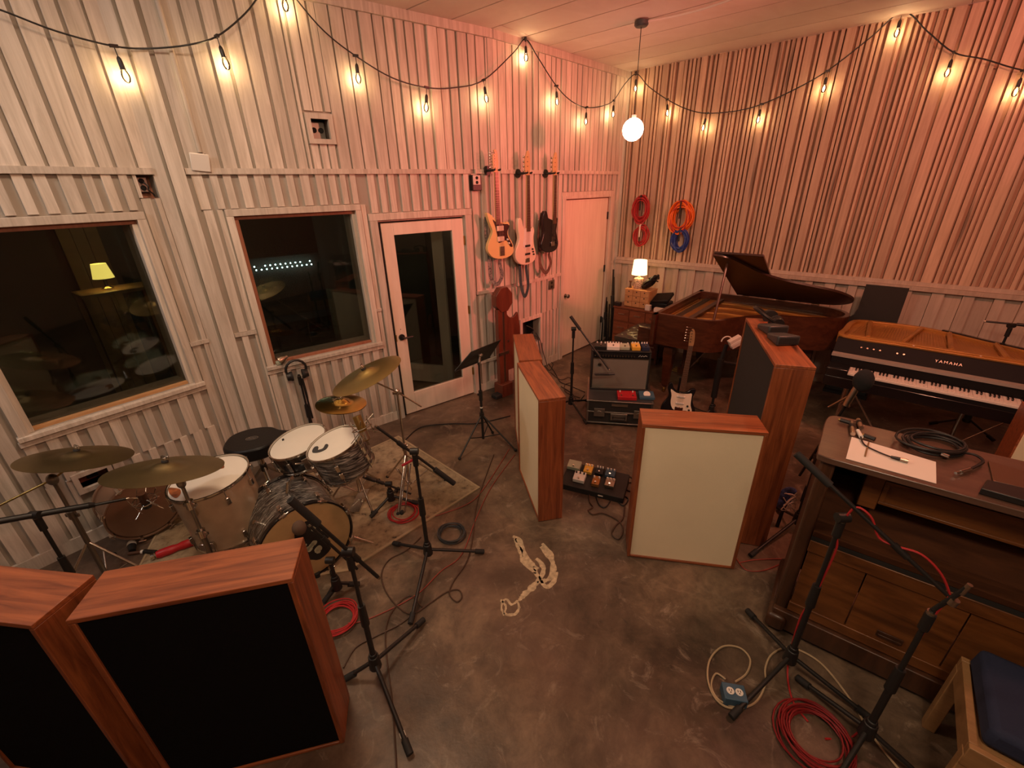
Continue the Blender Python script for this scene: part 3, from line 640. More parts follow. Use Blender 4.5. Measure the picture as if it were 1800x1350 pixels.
hp = smooth2([(-.12, .335), (.3, .33), (.9, .33), (1.25, .34), (1.25, .55), (1.12, .72), (.86, .86), (.62, 1.0), (.4, 1.08), (.1, 1.06), (-.1, .98), (-.14, .6)], 4)
B(MB().slab(hp, .72, .87), 'harp_case', M['blacklac'], e)
hf = B(MB().strip(hp, .86, .945, .05, True), 'harp_frame', M['gold'], e, bev=.004)
B(MB().strip([(x * 1.03 - .01, .7 + (y - .7) * 1.06) for x, y in hp if x > .55 and y > .5], .72, .955, .03), 'side_case', M['blacklac'], e)
B(MB().slab([(x * .96 + .01, .7 + (y - .7) * .93) for x, y in hp], .87, .918), 'iron_plate', M['gold'], e)
B(MB().bb(-.1, 1.24, .335, .385, .88, .955), 'pin_block', M['gold'], e, bev=.004)
for x0, x1, y1 in ((.05, .02, 1.02), (.3, .42, 1.05), (.62, .62, .98), (.95, .92, .82)):
    B(MB().tube([(x0, .38, .945), (x1, y1, .94)], .02, 6), 'harp_strut', M['gold'], hf)
sm = MB()
for i in range(60):
    x = -.08 + i * .0215; sm.tube([(x, .37, .948), (x * .88 + .05, 1.0 - .3 * (i / 59) ** 2, .930)], .0016, 3)
B(sm, 'strings', M['copper'], e)['kind'] = 'stuff'
for x in (.37, .79): B(MB().bb(x, x + .012, .33, .336, .90, .95), 'tape_mark', M['paper'], e)
for sx, sy in ((.02, .02), (1.08, .02), (.02, .75), (.9, .75)):
    B(MB().cyl((sx, sy, .72 if sy > .5 else .57), (sx * 1.0, sy + (.04 if sy > .5 else -.02), .0), .017, n=12), 'leg', M['chrome'], e)
B(MB().cyl((.06, .03, .55), (.42, .06, .03), .007), 'brace_rod', M['chrome'], e); B(MB().cyl((1.04, .03, .55), (.68, .06, .03), .007), 'brace_rod', M['chrome'], e)
B(MB().bb(.4, .7, .0, .16, .003, .04), 'pedal_board', M['black'], e, bev=.004)
pc = T('lid_panel', 'black piano lid panel standing on edge between the two grand pianos', 'panel', (3.9, 4.55, 0), R(-42))
B(MB().prism([(-.17, .02), (-.24, .55), (-.235, .78), (-.2, .86), (-.13, .93), (-.11, 1.0), (-.105, 1.267), (.25, 1.267), (.25, .85), (.2, .02)], 0, .022), 'panel', M['darkcloth'], pc, bev=.003)
B(MB().bb(-.2, .22, -.06, .12, 0, .03), 'rubber_foot', M['rubber'], pc)
# ---------------------------------------------------------------- old upright
u = T('upright_piano', 'old oak upright piano with open front in the lower right', 'piano', (1.43, 1.672, 0), R(-38))
WU = 1.5; TOPZ = 1.14
B(MB().slab(smooth2([(-.02, .02), (-.02, .2), (-.015, .4), (.02, .47), (.14, .475), (.15, .44), (.9, .445), (WU, .445), (WU, .2), (WU, -.02), (.8, -.02), (.12, -.02), (.0, -.012)], 3), TOPZ - .032, TOPZ), 'top_board', M['topwood'], u, bev=.004)
for x in (0, WU - .06):
    B(MB().bb(x, x + .06, .0, .44, .12, TOPZ - .032), 'side_panel', M['oldoakd'], u, bev=.012)
    B(MB().bb(x - .02, x + .075, -.05, .45, .02, .12), 'foot_block', M['oldoakd'], u, bev=.02)
    for yy in (.0, .38): B(MB().cyl((x + .02, yy, .02), (x + .045, yy, .02), .02, n=12), 'caster', M['black'], u)
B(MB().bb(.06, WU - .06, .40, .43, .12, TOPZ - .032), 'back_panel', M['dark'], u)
B(MB().bb(.06, WU - .06, -.0, .40, .68, .715), 'shelf', M['oldoakm'], u, bev=.004)
B(MB().add([(.06, .10, .715), (WU - .06, .10, .715), (WU - .06, .3, .90), (.06, .3, .90), (.06, .32, .90), (WU - .06, .32, .90), (.06, .12, .715), (WU - .06, .12, .715)], [(0, 1, 2, 3), (3, 2, 5, 4), (4, 5, 7, 6)]), 'sloping_board', M['oldoakm'], u)
B(MB().bb(.19, .26, .12, .2, .86, 1.05), 'post', M['oldoak'], u, bev=.004)
mr_ = B(MB().bb(.26, 1.1, .13, .15, .90, 1.03), 'music_rail', M['oldoak'], u, bev=.003)
B(MB().bb(.26, 1.1, .118, .13, .90, .915).bb(.26, 1.1, .118, .13, 1.015, 1.03).bb(.26, .28, .118, .13, .915, 1.015).bb(1.08, 1.1, .118, .13, .915, 1.015), 'rail_moulding', M['oldoak'], mr_, bev=.002)
B(MB().bb(1.1, 1.16, .12, .2, .86, 1.05), 'post', M['oldoak'], u, bev=.004)
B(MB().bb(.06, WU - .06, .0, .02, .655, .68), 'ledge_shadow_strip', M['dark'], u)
B(MB().bb(.06, WU - .06, -.005, .02, .585, .655), 'upper_rail', M['oldoak'], u, bev=.003)
B(MB().bb(.06, WU - .06, -.005, .02, .16, .22), 'lower_rail', M['oldoak'], u, bev=.003)
B(MB().bb(.0, WU, -.03, .02, .03, .155), 'plinth', M['oldoakd'], u, bev=.006)
for x0, x1 in ((.065, .30), (.305, .66), (.665, 1.02), (1.025, 1.435)):
    B(MB().bb(x0, x1, .002, .018, .22, .585), 'lower_panel', M['oldoak'], u, bev=.002)
B(MB().bb(.42, .52, -.005, .002, .25, .285).bb(.425, .515, -.012, -.005, .255, .268), 'finger_pull', M['oldoakd'], u, bev=.002)
# bench with the dark blue cushion
bs = T('bench', 'light oak bench with a dark blue cushion in the lower right corner', 'bench', (1.958, .812, 0), R(-41))
for x in (-.28, .28):
    for y in (-.19, .19): B(MB().bb(x - .022, x + .022, y - .022, y + .022, 0, .40), 'leg', M['stool'], bs, bev=.003)
for q in ((-.30, .30, -.215, -.19), (-.30, .30, .19, .215), (-.30, -.275, -.19, .19), (.275, .30, -.19, .19)): B(MB().bb(*q, .35, .45), 'apron', M['stool'], bs, bev=.003)
B(MB().bb(-.28, .28, -.19, .19, .42, .435), 'seat_board', M['stool'], bs)
cq = B(MB().add([(-.27, -.17, .44), (.27, -.17, .44), (.28, .215, .44), (-.28, .215, .44), (-.26, -.165, .53), (.265, -.165, .53), (.275, .21, .545), (-.27, .21, .545)], [(0, 3, 2, 1), (4, 5, 6, 7), (0, 1, 5, 4), (1, 2, 6, 5), (2, 3, 7, 6), (3, 0, 4, 7)]), 'cushion', M['navy'], bs, bev=.022)
# ---------------------------------------------------------------- amplifier on its case
CZ = Matrix.Diagonal((1, 1.05, .785, 1)); AZ = Matrix.Diagonal((.93, 1, .91, 1))
cs = T('flight_case', 'grey wheeled road case with metal edges under the amplifier', 'case', (1.096,3.926,0), R(-11))
B(MB(CZ).bb(-.32, .32, .0, .55, .03, .20), 'body', M['tolex'], cs, bev=.004); B(MB(CZ).bb(-.325, .325, -.005, .555, .205, .365), 'lid', M['tolex'], cs, bev=.006)
B(MB(CZ).bb(-.33, .33, -.012, .562, .19, .212).bb(-.33, .33, -.01, .56, .03, .05).bb(-.335, .335, -.012, .56, .35, .368).bb(-.33, -.31, -.01, .01, .05, .36).bb(.31, .33, -.01, .01, .05, .36), 'edge_rail', M['steel'], cs, bev=.003)
B(MB(CZ).bb(-.315, .315, .005, .545, .366, .370), 'top_sheet', M['greyc'], cs)
for x in (-.2, .2): B(MB(CZ).bb(x - .055, x + .055, -.018, -.004, .14, .255).cyl((x, -.024, .2), (x, -.018, .2), .028, n=14), 'latch', M['steel'], cs, bev=.002)
B(MB(CZ).bb(-.085, .085, -.016, -.005, .09, .19), 'handle_dish', M['steel'], cs, bev=.004); B(MB(CZ).tube([(-.06, -.03, .16), (-.06, -.035, .12), (.06, -.035, .12), (.06, -.03, .16)], .008), 'handle', M['black'], cs)
B(MB(CZ).bb(-.08, .08, -.014, -.005, .30, .33), 'name_plate', M['nickel'], cs)
am = T('guitar_amplifier', 'black combo amplifier with silver grille standing on the road case', 'amplifier', (1.14,4.186,0.291), R(-9))
B(MB(AZ).bb(-.325, .325, 0, .25, .0, .02).bb(-.325, .325, 0, .25, .47, .49).bb(-.325, -.305, 0, .25, .02, .47).bb(.305, .325, 0, .25, .02, .47).bb(-.305, .305, .22, .245, .02, .47), 'cabinet', M['tolex'], am, bev=.006)
B(MB(AZ).bb(-.305, .305, .012, .03, .02, .395), 'grille_cloth', M['silvercloth'], am)
B(MB(AZ).bb(-.307, .307, .006, .014, .018, .026).bb(-.307, .307, .006, .014, .39, .398).bb(-.309, -.302, .006, .014, .018, .398).bb(.302, .309, .006, .014, .018, .398), 'grille_trim', M['nickel'], am)
cp = B(MB(AZ).bb(-.305, .305, .006, .03, .40, .465), 'control_panel', M['matte'], am)
for i in range(12):
    B(MB(AZ).cyl((-.2 + i * .031, -.012, .43), (-.2 + i * .031, .006, .43), .0085, .011, 12), 'knob', M['nickel'], cp)
for x in (-.285, -.26, -.235): B(MB(AZ).cyl((x, .0, .43), (x, .006, .43), .008, n=10), 'jack', M['chrome'], cp)
B(MB(AZ).tube([(.19, .004, .425), (.205, .004, .445), (.215, .004, .425), (.23, .004, .44), (.245, .004, .428), (.262, .004, .44), (.28, .004, .43)], .0022, 4), 'script_badge', M['whitep'], cp)
B(MB(AZ).tube([(-.11, .2, .488), (-.09, .2, .515), (.09, .2, .515), (.11, .2, .488)], .008), 'carry_handle', M['black'], am)
B(MB(AZ).cyl((-.23, .0, .32), (-.23, .014, .32), .02, n=14), 'emblem', M['chrome'], am)
def pedal(label, loc, rz, d, m, knobs=3, sw=1, group='effect pedals', name='effect_pedal'):
    t = T(name, label, 'pedal', loc, rz, group)
    w, l, h = d
    B(MB().add([(-w/2, -l/2, 0), (w/2, -l/2, 0), (w/2, l/2, 0), (-w/2, l/2, 0), (-w/2, -l/2, h*.7), (w/2, -l/2, h*.7), (w/2, l/2, h), (-w/2, l/2, h)], [(0,3,2,1),(4,5,6,7),(0,1,5,4),(1,2,6,5),(2,3,7,6),(3,0,4,7)]), 'housing', M[m], t, bev=.003, smooth=False)
    for i in range(knobs):
        x = -w * .34 + w * .68 * (i / max(knobs - 1, 1)); B(MB().cyl((x, l * .3, h * .9), (x, l * .3, h * 1.0 + .011), .008, .0065, 10), 'knob', M['whitep' if m != 'whitep' else 'black'], t)
    for i in range(sw):
        x = 0 if sw == 1 else -w * .3 + w * .6 * i / (sw - 1); B(MB().cyl((x, -l * .3, h * .7), (x, -l * .3, h * .75 + .014), .008, n=10), 'footswitch', M['chrome'], t)
    return t
AT = (1.14,4.186,0.291)
AM = Matrix.Translation(AT) @ Matrix.Rotation(R(-9), 4, 'Z')
for x, d, m, k, lb in ((-.225, (.12, .1, .05), 'black', 3, 'black pedal at the left end of the amplifier top'), (-.09, (.13, .12, .055), 'whitep', 4, 'white many knobbed pedal on top of the amplifier'), (.035, (.10, .09, .045), 'greenish', 2, 'grey green pedal in the middle of the amplifier top'), (.155, (.085, .11, .055), 'yellow', 3, 'yellow pedal on the right of the amplifier top'), (.255, (.075, .11, .055), 'navy', 3, 'dark blue pedal at the right end of the amplifier top')):
    p = AM @ Vector((x * .93, .075, .4475)); pedal(lb, p, R(-9 + x * 20), d, m, k)
p_ = (1.18,4.003,0.292); pedal('red enamelled pedal lying on the front of the road case', p_, R(-8), (.19, .13, .05), 'redplastic', 2, 2)
p_ = (1.387,4.005,0.292); q_ = pedal('blue grey pedal with white disc on the road case', p_, R(-8), (.15, .13, .04), 'bluebox', 0, 0)
B(MB().cyl((0, -.01, .035), (0, -.014, .042), .035, n=20), 'white_disc', M['whitep'], q_)
# pedal board on the floor
pb = T('pedal_board', 'black angled pedal board on the concrete between the gobos', 'pedal board', (0.672,2.946,0), R(-24))
B(MB().add([(-.26, -.14, 0), (.26, -.14, 0), (.26, .14, 0), (-.26, .14, 0), (-.26, -.14, .05), (.26, -.14, .05), (.26, .14, .09), (-.26, .14, .09)], [(0,3,2,1),(4,5,6,7),(0,1,5,4),(1,2,6,5),(2,3,7,6),(3,0,4,7)]), 'frame', M['tolex'], pb, bev=.004, smooth=False)
B(MB().bb(.06, .1, -.142, -.139, .02, .03), 'badge', M['whitep'], pb)
PBM = XF[pb.name] @ Matrix.Translation((0, 0, .072)) @ Matrix.Rotation(math.atan2(.04, .28), 4, 'X')
for x, y, d, m, k, lb in ((-.2, .08, (.11, .08, .045), 'greenish', 0, 'grey green box pedal at the left rear of the pedal board'), (-.12, -.045, (.095, .09, .045), 'whitep', 3, 'pale pedal at the front left of the pedal board'), (-.075, .075, (.07, .09, .04), 'yellow', 3, 'small yellowish pedal behind the pale one on the pedal board'), (.02, .08, (.065, .08, .04), 'black', 3, 'black pedal in the rear middle of the pedal board'), (.02, -.05, (.06, .085, .045), 'copper', 2, 'copper coloured pedal at the front middle of the pedal board'), (.11, .08, (.08, .08, .04), 'bluebox', 3, 'dark blue pedal at the right rear of the pedal board'), (.13, -.03, (.075, .085, .04), 'nickel', 3, 'silver pedal at the right of the pedal board')):
    t = pedal(lb, (0, 0, 0), 0, d, m, k); mm = PBM @ Matrix.Translation((x, y, .002)); t.matrix_world = mm; XF[t.name] = mm
# ---------------------------------------------------------------- dresser, drawer box, lamp, bench, stool things by the corner
DM = frame((1.5,6.11,0), (.743, -.669, 0))
dr = T('dresser', 'reddish brown dresser against the slatted wall behind the piano bench', 'dresser', M=DM)
B(MB().bb(0, .74, .0, .40, .06, .70), 'body', M['teak'], dr, bev=.003); B(MB().bb(-.01, .75, -.015, .41, .70, .722), 'top', M['teak'], dr, bev=.003)
for x in (.04, .70):
    for y in (.04, .36): B(MB().bb(x - .025, x + .025, y - .025, y + .025, 0, .06), 'leg', M['teak'], dr)
for i in range(3):
    for j in range(3):
        w_ = B(MB().bb(.012 + i * .24, .242 + i * .24, -.014, 0, .52 - j * .2, .69 - j * .2), 'drawer', M['teak'], dr, bev=.002)
        B(MB().bb(.08 + i * .24, .18 + i * .24, -.024, -.014, .62 - j * .2, .632 - j * .2), 'handle', M['nickel'], w_)
BX = DM @ Matrix.Translation((.11, .07, .722))
bx = T('drawer_box', 'small pine box of nine drawers standing on the brown dresser', 'drawer box', M=BX)
B(MB().bb(0, .36, .01, .26, 0, .235), 'body', M['pine'], bx, bev=.002); B(MB().bb(-.006, .366, 0, .266, .235, .245), 'top', M['pine'], bx)
for i in range(3):
    for j in range(3):
        q = B(MB().bb(.006 + i * .117, .119 + i * .117, -.002, .01, .006 + j * .077, .079 + j * .077), 'drawer', M['pine'], bx, bev=.0015)
        B(MB().cyl((.0625 + i * .117, -.004, .062 + j * .077), (.0625 + i * .117, .002, .062 + j * .077), .009, n=10), 'finger_hole', M['dark'], q)
LPM = BX @ Matrix.Translation((.13, .13, .245))
tl = T('table_lamp', 'lit table lamp with pale shade and speckled base on the pine drawer box', 'lamp', M=LPM)
B(MB().lathe([(.068, 0), (.07, .02), (.07, .12), (.06, .14), (.02, .15), (.012, .2), (.012, .24)], 24), 'base', mat('speckled_ceramic', (.42, .31, .24), .5, var=.9, vs=70), tl)
sh = mat('lit_lamp_shade', (.8, .68, .45), .8, emit=(1, .66, .28), es=4.2)
B(MB().lathe([(.105, .19), (.088, .385), (.086, .385), (.103, .19)], 28, close=False), 'lamp_shade', sh, tl)
B(MB().ell((0, 0, .27), (.03, .03, .04)), 'bulb', mat('lamp_bulb', (1, .8, .5), .5, emit=(1, .68, .3), es=60), tl)
def slump(name, label, cat, Mx, pts, h, m):
    t = T(name, label, cat, M=Mx); n = len(pts)
    o = B(MB().slab(smooth2(pts, 4), 0, h), 'body', M[m], t, bev=h * .35); return t
bg = T('leather_bag', 'black glossy bag slumped on the pine box beside the lamp', 'bag', M=BX @ Matrix.Translation((.275, .15, .262)))
rc = random.Random(21); cm = MB(Matrix.Translation((.0, 0, .0)) @ Matrix.Rotation(R(-30), 4, 'Y')); q0 = MB().ell((.06, 0, .045), (.15, .09, .05), 14)
cm.add([(v.x * 1.0 + rc.uniform(-.014, .014), v.y + rc.uniform(-.014, .014), max(v.z + rc.uniform(-.016, .016) + max(0, v.x) * .25, 0)) for v in q0.v], q0.f)
B(cm, 'body', M['leather'], bg, ang=20)
B(MB().tube(cat_rom([(-.06, -.06, .02), (.0, -.09, .09), (.08, -.07, .13), (.13, 0, .1)]), .008), 'strap', M['leather'], bg)
tag(B(MB(BX @ Matrix.Translation((.025, .1, .245))).lathe([(.022, 0), (.022, .01), (.01, .02), (.01, .07), (.02, .08), (.02, .1)], 12), 'small_bottle', M['rosew']), 'small dark bottle at the left end of the pine box', 'bottle')
bg2 = T('equipment_case', 'black soft equipment case leaning on the dresser right of the pine box', 'case', M=DM @ Matrix.Translation((.60, .22, .722)))
B(MB(Matrix.Translation((0, 0, .02))).bb(-.13, .12, -.1, .12, 0, .09), 'body', M['leather'], bg2, bev=.02); B(MB(Matrix.Translation((.02, -.02, .15)) @ Matrix.Rotation(R(24), 4, 'X') @ Matrix.Rotation(R(-12), 4, 'Y')).bb(-.13, .12, -.1, .1, -.015, .03), 'flap', M['leather'], bg2, bev=.012)
for x, d, m, nm, lb, ct in ((.495, (.07, .06, .075), 'hvac', 'small_box', 'small pale box on the dresser between pine box and black case', 'box'), (.66, (.14, .07, .055), 'hvac', 'small_box', 'low pale box on the dresser near the grand piano', 'box'), (.035, (.09, .06, .05), 'black', 'power_adapter', 'black adapter block on the dresser left of the pine box', 'adapter')):
    t = T(nm, lb, ct, M=DM @ Matrix.Translation((x, .035, .723))); B(MB().bb(-d[0] / 2, d[0] / 2, -d[1] / 2, d[1] / 2, 0, d[2]), 'body', M[m], t, bev=.004)
    if m == 'hvac': B(MB().bb(-d[0] / 2 - .001, d[0] / 2 + .001, -.006, .006, d[2] * .98, d[2] + .001), 'tape', M['tape'], t)
    else: B(MB().tube([(0, d[1] / 2, .02), (0, d[1] / 2 + .025, .005), (.01, .1, .005)], .004), 'lead', M['blackc'], t)
# piano bench: tufted black top
PZ = Matrix.Diagonal((1, 1, 1.13, 1))
pbn = T('piano_bench', 'tufted black leather piano bench at the grand piano keyboard', 'bench', (1.709,5.455,0), R(49))
B(MB(PZ).bb(-.36, .36, -.17, .17, .36, .43), 'apron', M['walnut'], pbn, bev=.003)
cu_ = MB(PZ)
nx, ny = 36, 18
vs = []
for j in range(ny + 1):
    for i in range(nx + 1):
        a = i / nx; b_ = j / ny
        dz = .03 * (1 - abs(2 * a - 1) ** 6) * (1 - abs(2 * b_ - 1) ** 6) - .02 * max(0, math.cos(a * math.pi * 10) * math.cos(b_ * math.pi * 4)) ** 3
        vs.append((-.37 + .74 * a, -.18 + .36 * b_, .475 + dz))
fs = [(j * (nx + 1) + i, j * (nx + 1) + i + 1, (j + 1) * (nx + 1) + i + 1, (j + 1) * (nx + 1) + i) for j in range(ny) for i in range(nx)]
B(cu_.add(vs, fs).bb(-.37, .37, -.18, .18, .43, .475), 'tufted_seat', M['tuft'], pbn, ang=60)
for x in (-.32, .32):
    for y in (-.13, .13): B(MB(PZ).cyl((x, y, .36), (x, y, 0), .028, .018, 10), 'leg', M['walnut'], pbn)
# folded black stands leaning in the corner
for (bx_, by_), h_, lb, lean in (((1.585,6.523), 1.15, 'taller folded black microphone stand leaning by the dresser', .06), ((1.521,6.697), .70, 'shorter folded black stand leaning by the white door', .03)):
    t = T('folded_stand', lb, 'stand', (bx_, by_, 0), R(40))
    B(MB().cyl((0, 0, .06), (.02, lean, h_), .013), 'pole', M['black'], t)
    for k, (x, y) in enumerate(((.035, 0), (-.03, .02), (.0, -.035))): B(MB().cyl((x * 1.3, y * 1.3, 0), (x, y + lean * .5, h_ * .55), .012), 'leg', M['black'], t)
    B(MB().cyl((0, .01, h_ * .5), (.012, lean * .6, h_ * .66), .03), 'clutch', M['black'], t); B(MB().cyl((.05, .0, h_ * .25), (.045, lean, h_ * .9), .01), 'boom', M['black'], t)
# tall red brown stand with eight sided head in the corner
hw = T('harp_frame', 'tall red brown wooden frame with eight sided head in the wall corner', 'wooden frame', (-0.073,4.777,0), R(42))
B(MB().prism([(.13 * math.cos(R(22.5 + 45 * k)), 1.165 + .145 * math.sin(R(22.5 + 45 * k))) for k in range(8)], -.02, .06), 'head_board', M['mahog'], hw, bev=.004)
B(MB().bb(-.095, -.03, -.01, .045, .10, 1.06), 'post', M['mahog'], hw, bev=.003); B(MB().bb(.0, .04, -.01, .045, .10, 1.06), 'post', M['mahog'], hw, bev=.003)
B(MB().bb(-.03, .0, .0, .012, .12, 1.04), 'metal_strip', M['nickel'], hw)
B(MB().bb(-.11, .06, -.06, .09, .0, .16), 'base_block', M['mahog'], hw, bev=.004); B(MB().bb(-.2, -.06, -.05, .05, 0, .05), 'foot', M['rubber'], hw, bev=.01)
B(MB().prism([(.04, .30), (.04, 1.0), (.07, .96), (.11, .93), (.16, .935), (.2, .97), (.215, .98), (.25, .8), (.25, .30)], .0, .03), 'side_panel', M['mahog'], hw, bev=.003)
B(MB().bb(-.12, .05, -.02, -.01, .52, .555), 'cross_bar', M['nickel'], hw); B(MB().bb(.035, .06, -.015, 0, .66, .68), 'catch', M['nickel'], hw)
# ---------------------------------------------------------------- drum kit
rug = T('rug', 'worn beige rug with dark specks under the drum kit', 'rug', (0, 0, 0))
def rug_mat():
    m, nt, p, N, L = nodes('worn_rug')
    g = N.new('ShaderNodeNewGeometry')
    a = N.new('ShaderNodeTexNoise'); a.inputs['Scale'].default_value = 13; a.inputs['Detail'].default_value = 9; a.inputs['Roughness'].default_value = .72; L.new(g.outputs['Position'], a.inputs[0])
    c = N.new('ShaderNodeValToRGB'); e = c.color_ramp.elements; e[0].position = .33; e[0].color = (.06, .042, .028, 1); e[1].position = .66; e[1].color = (.38, .29, .185, 1)
    q = e.new(.43); q.color = (.24, .175, .11, 1); L.new(a.outputs[0], c.inputs[0]); L.new(c.outputs[0], p.inputs[0]); p.inputs['Roughness'].default_value = .95
    return m
RC = [(-0.3,2.954), (-1.122,2.118), (-2.45, .98 + .9), (-2.72, 2.62), (-1.75, 3.25), (-1.179,3.818)]
B(MB().slab(RC, .001, .008), 'pile', rug_mat(), rug); B(MB().strip(RC, .001, .011, .022, True), 'binding', mat('rug_binding', (.36, .27, .17), .9), rug)
def axisM(c, n):
    n = Vector(n).normalized(); return Matrix.Translation(c) @ n.to_track_quat('Z', 'Y').to_matrix().to_4x4()
def drum(name, label, c, n, r, h, wrap, lugs=6, head='head', legs=0, hoop='chrome', snare=False, bottom='amberhead', rot=0, cat='drum'):
    """c is the middle of the batter head, n its outward normal, h the shell depth"""
    base = Vector((c[0], c[1], 0)) if abs(Vector(n).normalized().z) > .6 else Vector((c[0], c[1], 0))
    t = T(name, label, cat, base); A = axisM(Vector(c) - base, n)
    sh = B(MB(A @ Matrix.Translation((0, 0, -h))).lathe([(r * .985, 0), (r, .004), (r, h - .014), (r * .985, h - .01), (r * .95, h - .01), (r * .95, .0)], 40, close=False), 'shell', M[wrap], t)
    B(MB(A).lathe([(.001, 0), (r * .9, .0), (r * .985, -.004), (r * .995, -.012)], 40, close=False), 'drumhead', M[head], t)
    B(MB(A).lathe([(.001, -h), (r * .98, -h), (r * .99, -h + .008)], 40, close=False), 'drumhead', M[bottom], t)
    wide = .03 if hoop != 'chrome' else .016
    for z in (-.006, -h + .006 - (wide - .016 if hoop != 'chrome' else 0)):
        B(MB(A @ Matrix.Translation((0, 0, z - wide + .012))).lathe([(r * 1.004, 0), (r * 1.04, 0), (r * 1.045, wide * .5), (r * 1.04, wide), (r * 1.004, wide), (r * 1.004, 0)], 40, close=False), 'hoop', M[hoop], t)
    for k in range(lugs):
        a = rot + 6.28318 * k / lugs; q = A @ Matrix.Rotation(a, 4, 'Z')
        ends = ((1, 0),) if h < .2 else ((1, 0), (-1, -h))
        for sg, z0 in ends:
            lg = B(MB(q).bb(r, r + .018, -.011, .011, -h * .5 - .035, -h * .5 + .035) if h < .2 else MB(q).bb(r, r + .02, -.012, .012, z0 - sg * .10, z0 - sg * .055), 'lug', M['chrome'], t, bev=.003)
            B(MB(q).cyl((r * 1.05, 0, z0 + sg * .006), (r * 1.05, 0, -h if h < .2 else z0 - sg * .06), .0034, n=6), 'tension_rod', M['chrome'], lg)
            if hoop != 'chrome': B(MB(q).bb(r * 1.0, r * 1.09, -.012, .012, z0 - .016, z0 + .016).tube([(r * 1.06, -.03, z0 + sg * .016), (r * 1.06, .03, z0 + sg * .016)], .006), 'claw_hook', M['chrome'], t, bev=.002)
    for k in range(legs):
        a = rot + .5 + 6.28318 * k / legs; x, y = (r + .022) * math.cos(a), (r + .022) * math.sin(a)
        lg = B(MB().cyl((x, y, c[2] - .25), (x, y, .10), .006, n=8).cyl((x, y, .10), (x * 1.06, y * 1.06, .012), .006, n=8), 'leg', M['chrome'], t)
        B(MB().cyl((x * 1.06, y * 1.06, .0), (x * 1.06, y * 1.06, .03), .011, n=10), 'rubber_foot', M['rubber'], lg); B(MB().box((x * .98, y * .98, c[2] - .33), (.04, .04, .05)), 'leg_bracket', M['chrome'], lg, bev=.004)
    if snare:
        B(MB(A).bb(r, r + .03, -.03, .03, -h * .8, -h * .2).cyl((r + .03, -.02, -h * .4), (r + .03, -.07, -h * .2), .006), 'snare_strainer', M['chrome'], t, bev=.003)
    return t, A
snare_c = (-1.479,2.551,0.75)
sd, SA = drum('snare_drum', 'black shelled snare drum with worn white head next to the throne', snare_c, (-.18, -.12, 1), .186, .14, 'blacklac', 8, snare=True, rot=.2)
B(MB(SA).box((-.11, -.08, .0008), (.028, .014, .001)), 'printed_mark', M['dark'], sd)
B(MB().cyl((0, 0, .28), (0, 0, .53), .012).cyl((0, 0, .12), (0, 0, .30), .016), 'stand_post', M['chrome'], sd)
for k in range(3):
    a = k * 2.094 + .4; B(MB().cyl((0, 0, .22), (.24 * math.cos(a), .24 * math.sin(a), .012), .008), 'stand_leg', M['chrome'], sd); B(MB().cyl((0, 0, .53), (.17 * math.cos(a), .17 * math.sin(a), .565), .007), 'basket_arm', M['chrome'], sd)
tom_c = (-1.123,2.322,0.87)
td, TA = drum('rack_tom', 'oyster wrapped rack tom with white head mounted above the bass drum', tom_c, (-.24, -.12, 1), .168, .215, 'oyster', 6, rot=-.2)
B(MB(TA).slab(smooth2([(-.05, -.12), (-.005, -.135), (.03, -.10), (.035, -.055), (.0, -.035), (-.02, -.05), (.012, -.07), (.0, -.10), (-.03, -.095), (-.045, -.10)], 4), .0005, .005), 'damper_pad', M['greyc'], td)
bcF = (-1.31, 2.08, .29); BN = (.66, -.75, 0)
bd, BA = drum('bass_drum', 'grey oyster bass drum with amber front head and dark painted figure', bcF, BN, .275, .38, 'oysterb', 8, head='amberhead', hoop='blacklac', rot=.3)
B(MB().cyl((0, 0, 0), (0, 0, .03), .02), 'hoop_foot', M['rubber'], bd)
blot = MB(BA)
blot.slab(smooth2([(-.12, .03), (-.07, .06), (-.05, .13), (.02, .16), (.08, .12), (.09, .04), (.14, -.02), (.10, -.06), (.12, -.13), (.04, -.17), (-.02, -.13), (-.09, -.11), (-.07, -.04)], 3), .0006, .0016)
B(blot, 'painted_figure', M['dark'], bd)
rb = random.Random(3); bl = MB(BA)
for k in range(11):
    x, y = rb.uniform(-.06, .09), rb.uniform(-.13, .10); s_ = rb.uniform(.012, .03)
    bl.slab(smooth2([(x + s_ * rb.uniform(.5, 1.1) * math.cos(a), y + s_ * rb.uniform(.5, 1.1) * math.sin(a)) for a in (0, 1, 2.2, 3.4, 4.5, 5.4)], 3), .0017, .0022)
B(bl, 'pale_patches', M['greenish'], bd)['kind'] = 'stuff'
for s_ in (-1, 1): B(MB(BA).cyl((s_ * .27 * .8, -.27 * .5, -.12), (s_ * .40, -.02 - .27, -.02), .009), 'spur', M['chrome'], bd)
B(MB(BA).cyl((.0, .275, -.2), (.02, .34, -.2), .014).cyl((.02, .33, -.2), (-.02 + .06, .40, -.14), .011), 'tom_holder', M['chrome'], bd)
B(MB(BA).cyl((-.20, .19, -.14), (-.225, .215, -.14), .014), 'badge', M['chrome'], bd)
ft_c = (-1.879,2.204,0.72)
ftd, FA = drum('floor_tom', 'champagne floor tom with white head under the low ride cymbal', ft_c, (-.06, -.06, 1), .216, .42, 'champagne', 8, legs=3, rot=.1)
rust = B(MB(FA).slab(smooth2([(-.08, -.195), (-.04, -.165), (.0, -.15), (.05, -.16), (.07, -.185), (.02, -.2), (-.03, -.203)], 3), .0006, .0014).slab(smooth2([(-.15, .03), (-.1, .06), (-.06, .05), (-.02, .09), (-.09, .1), (-.15, .07)], 3), .0006, .0014), 'rust_stain', mat('rust_stain', (.30, .085, .02), .7, var=.5, vs=30), ftd)
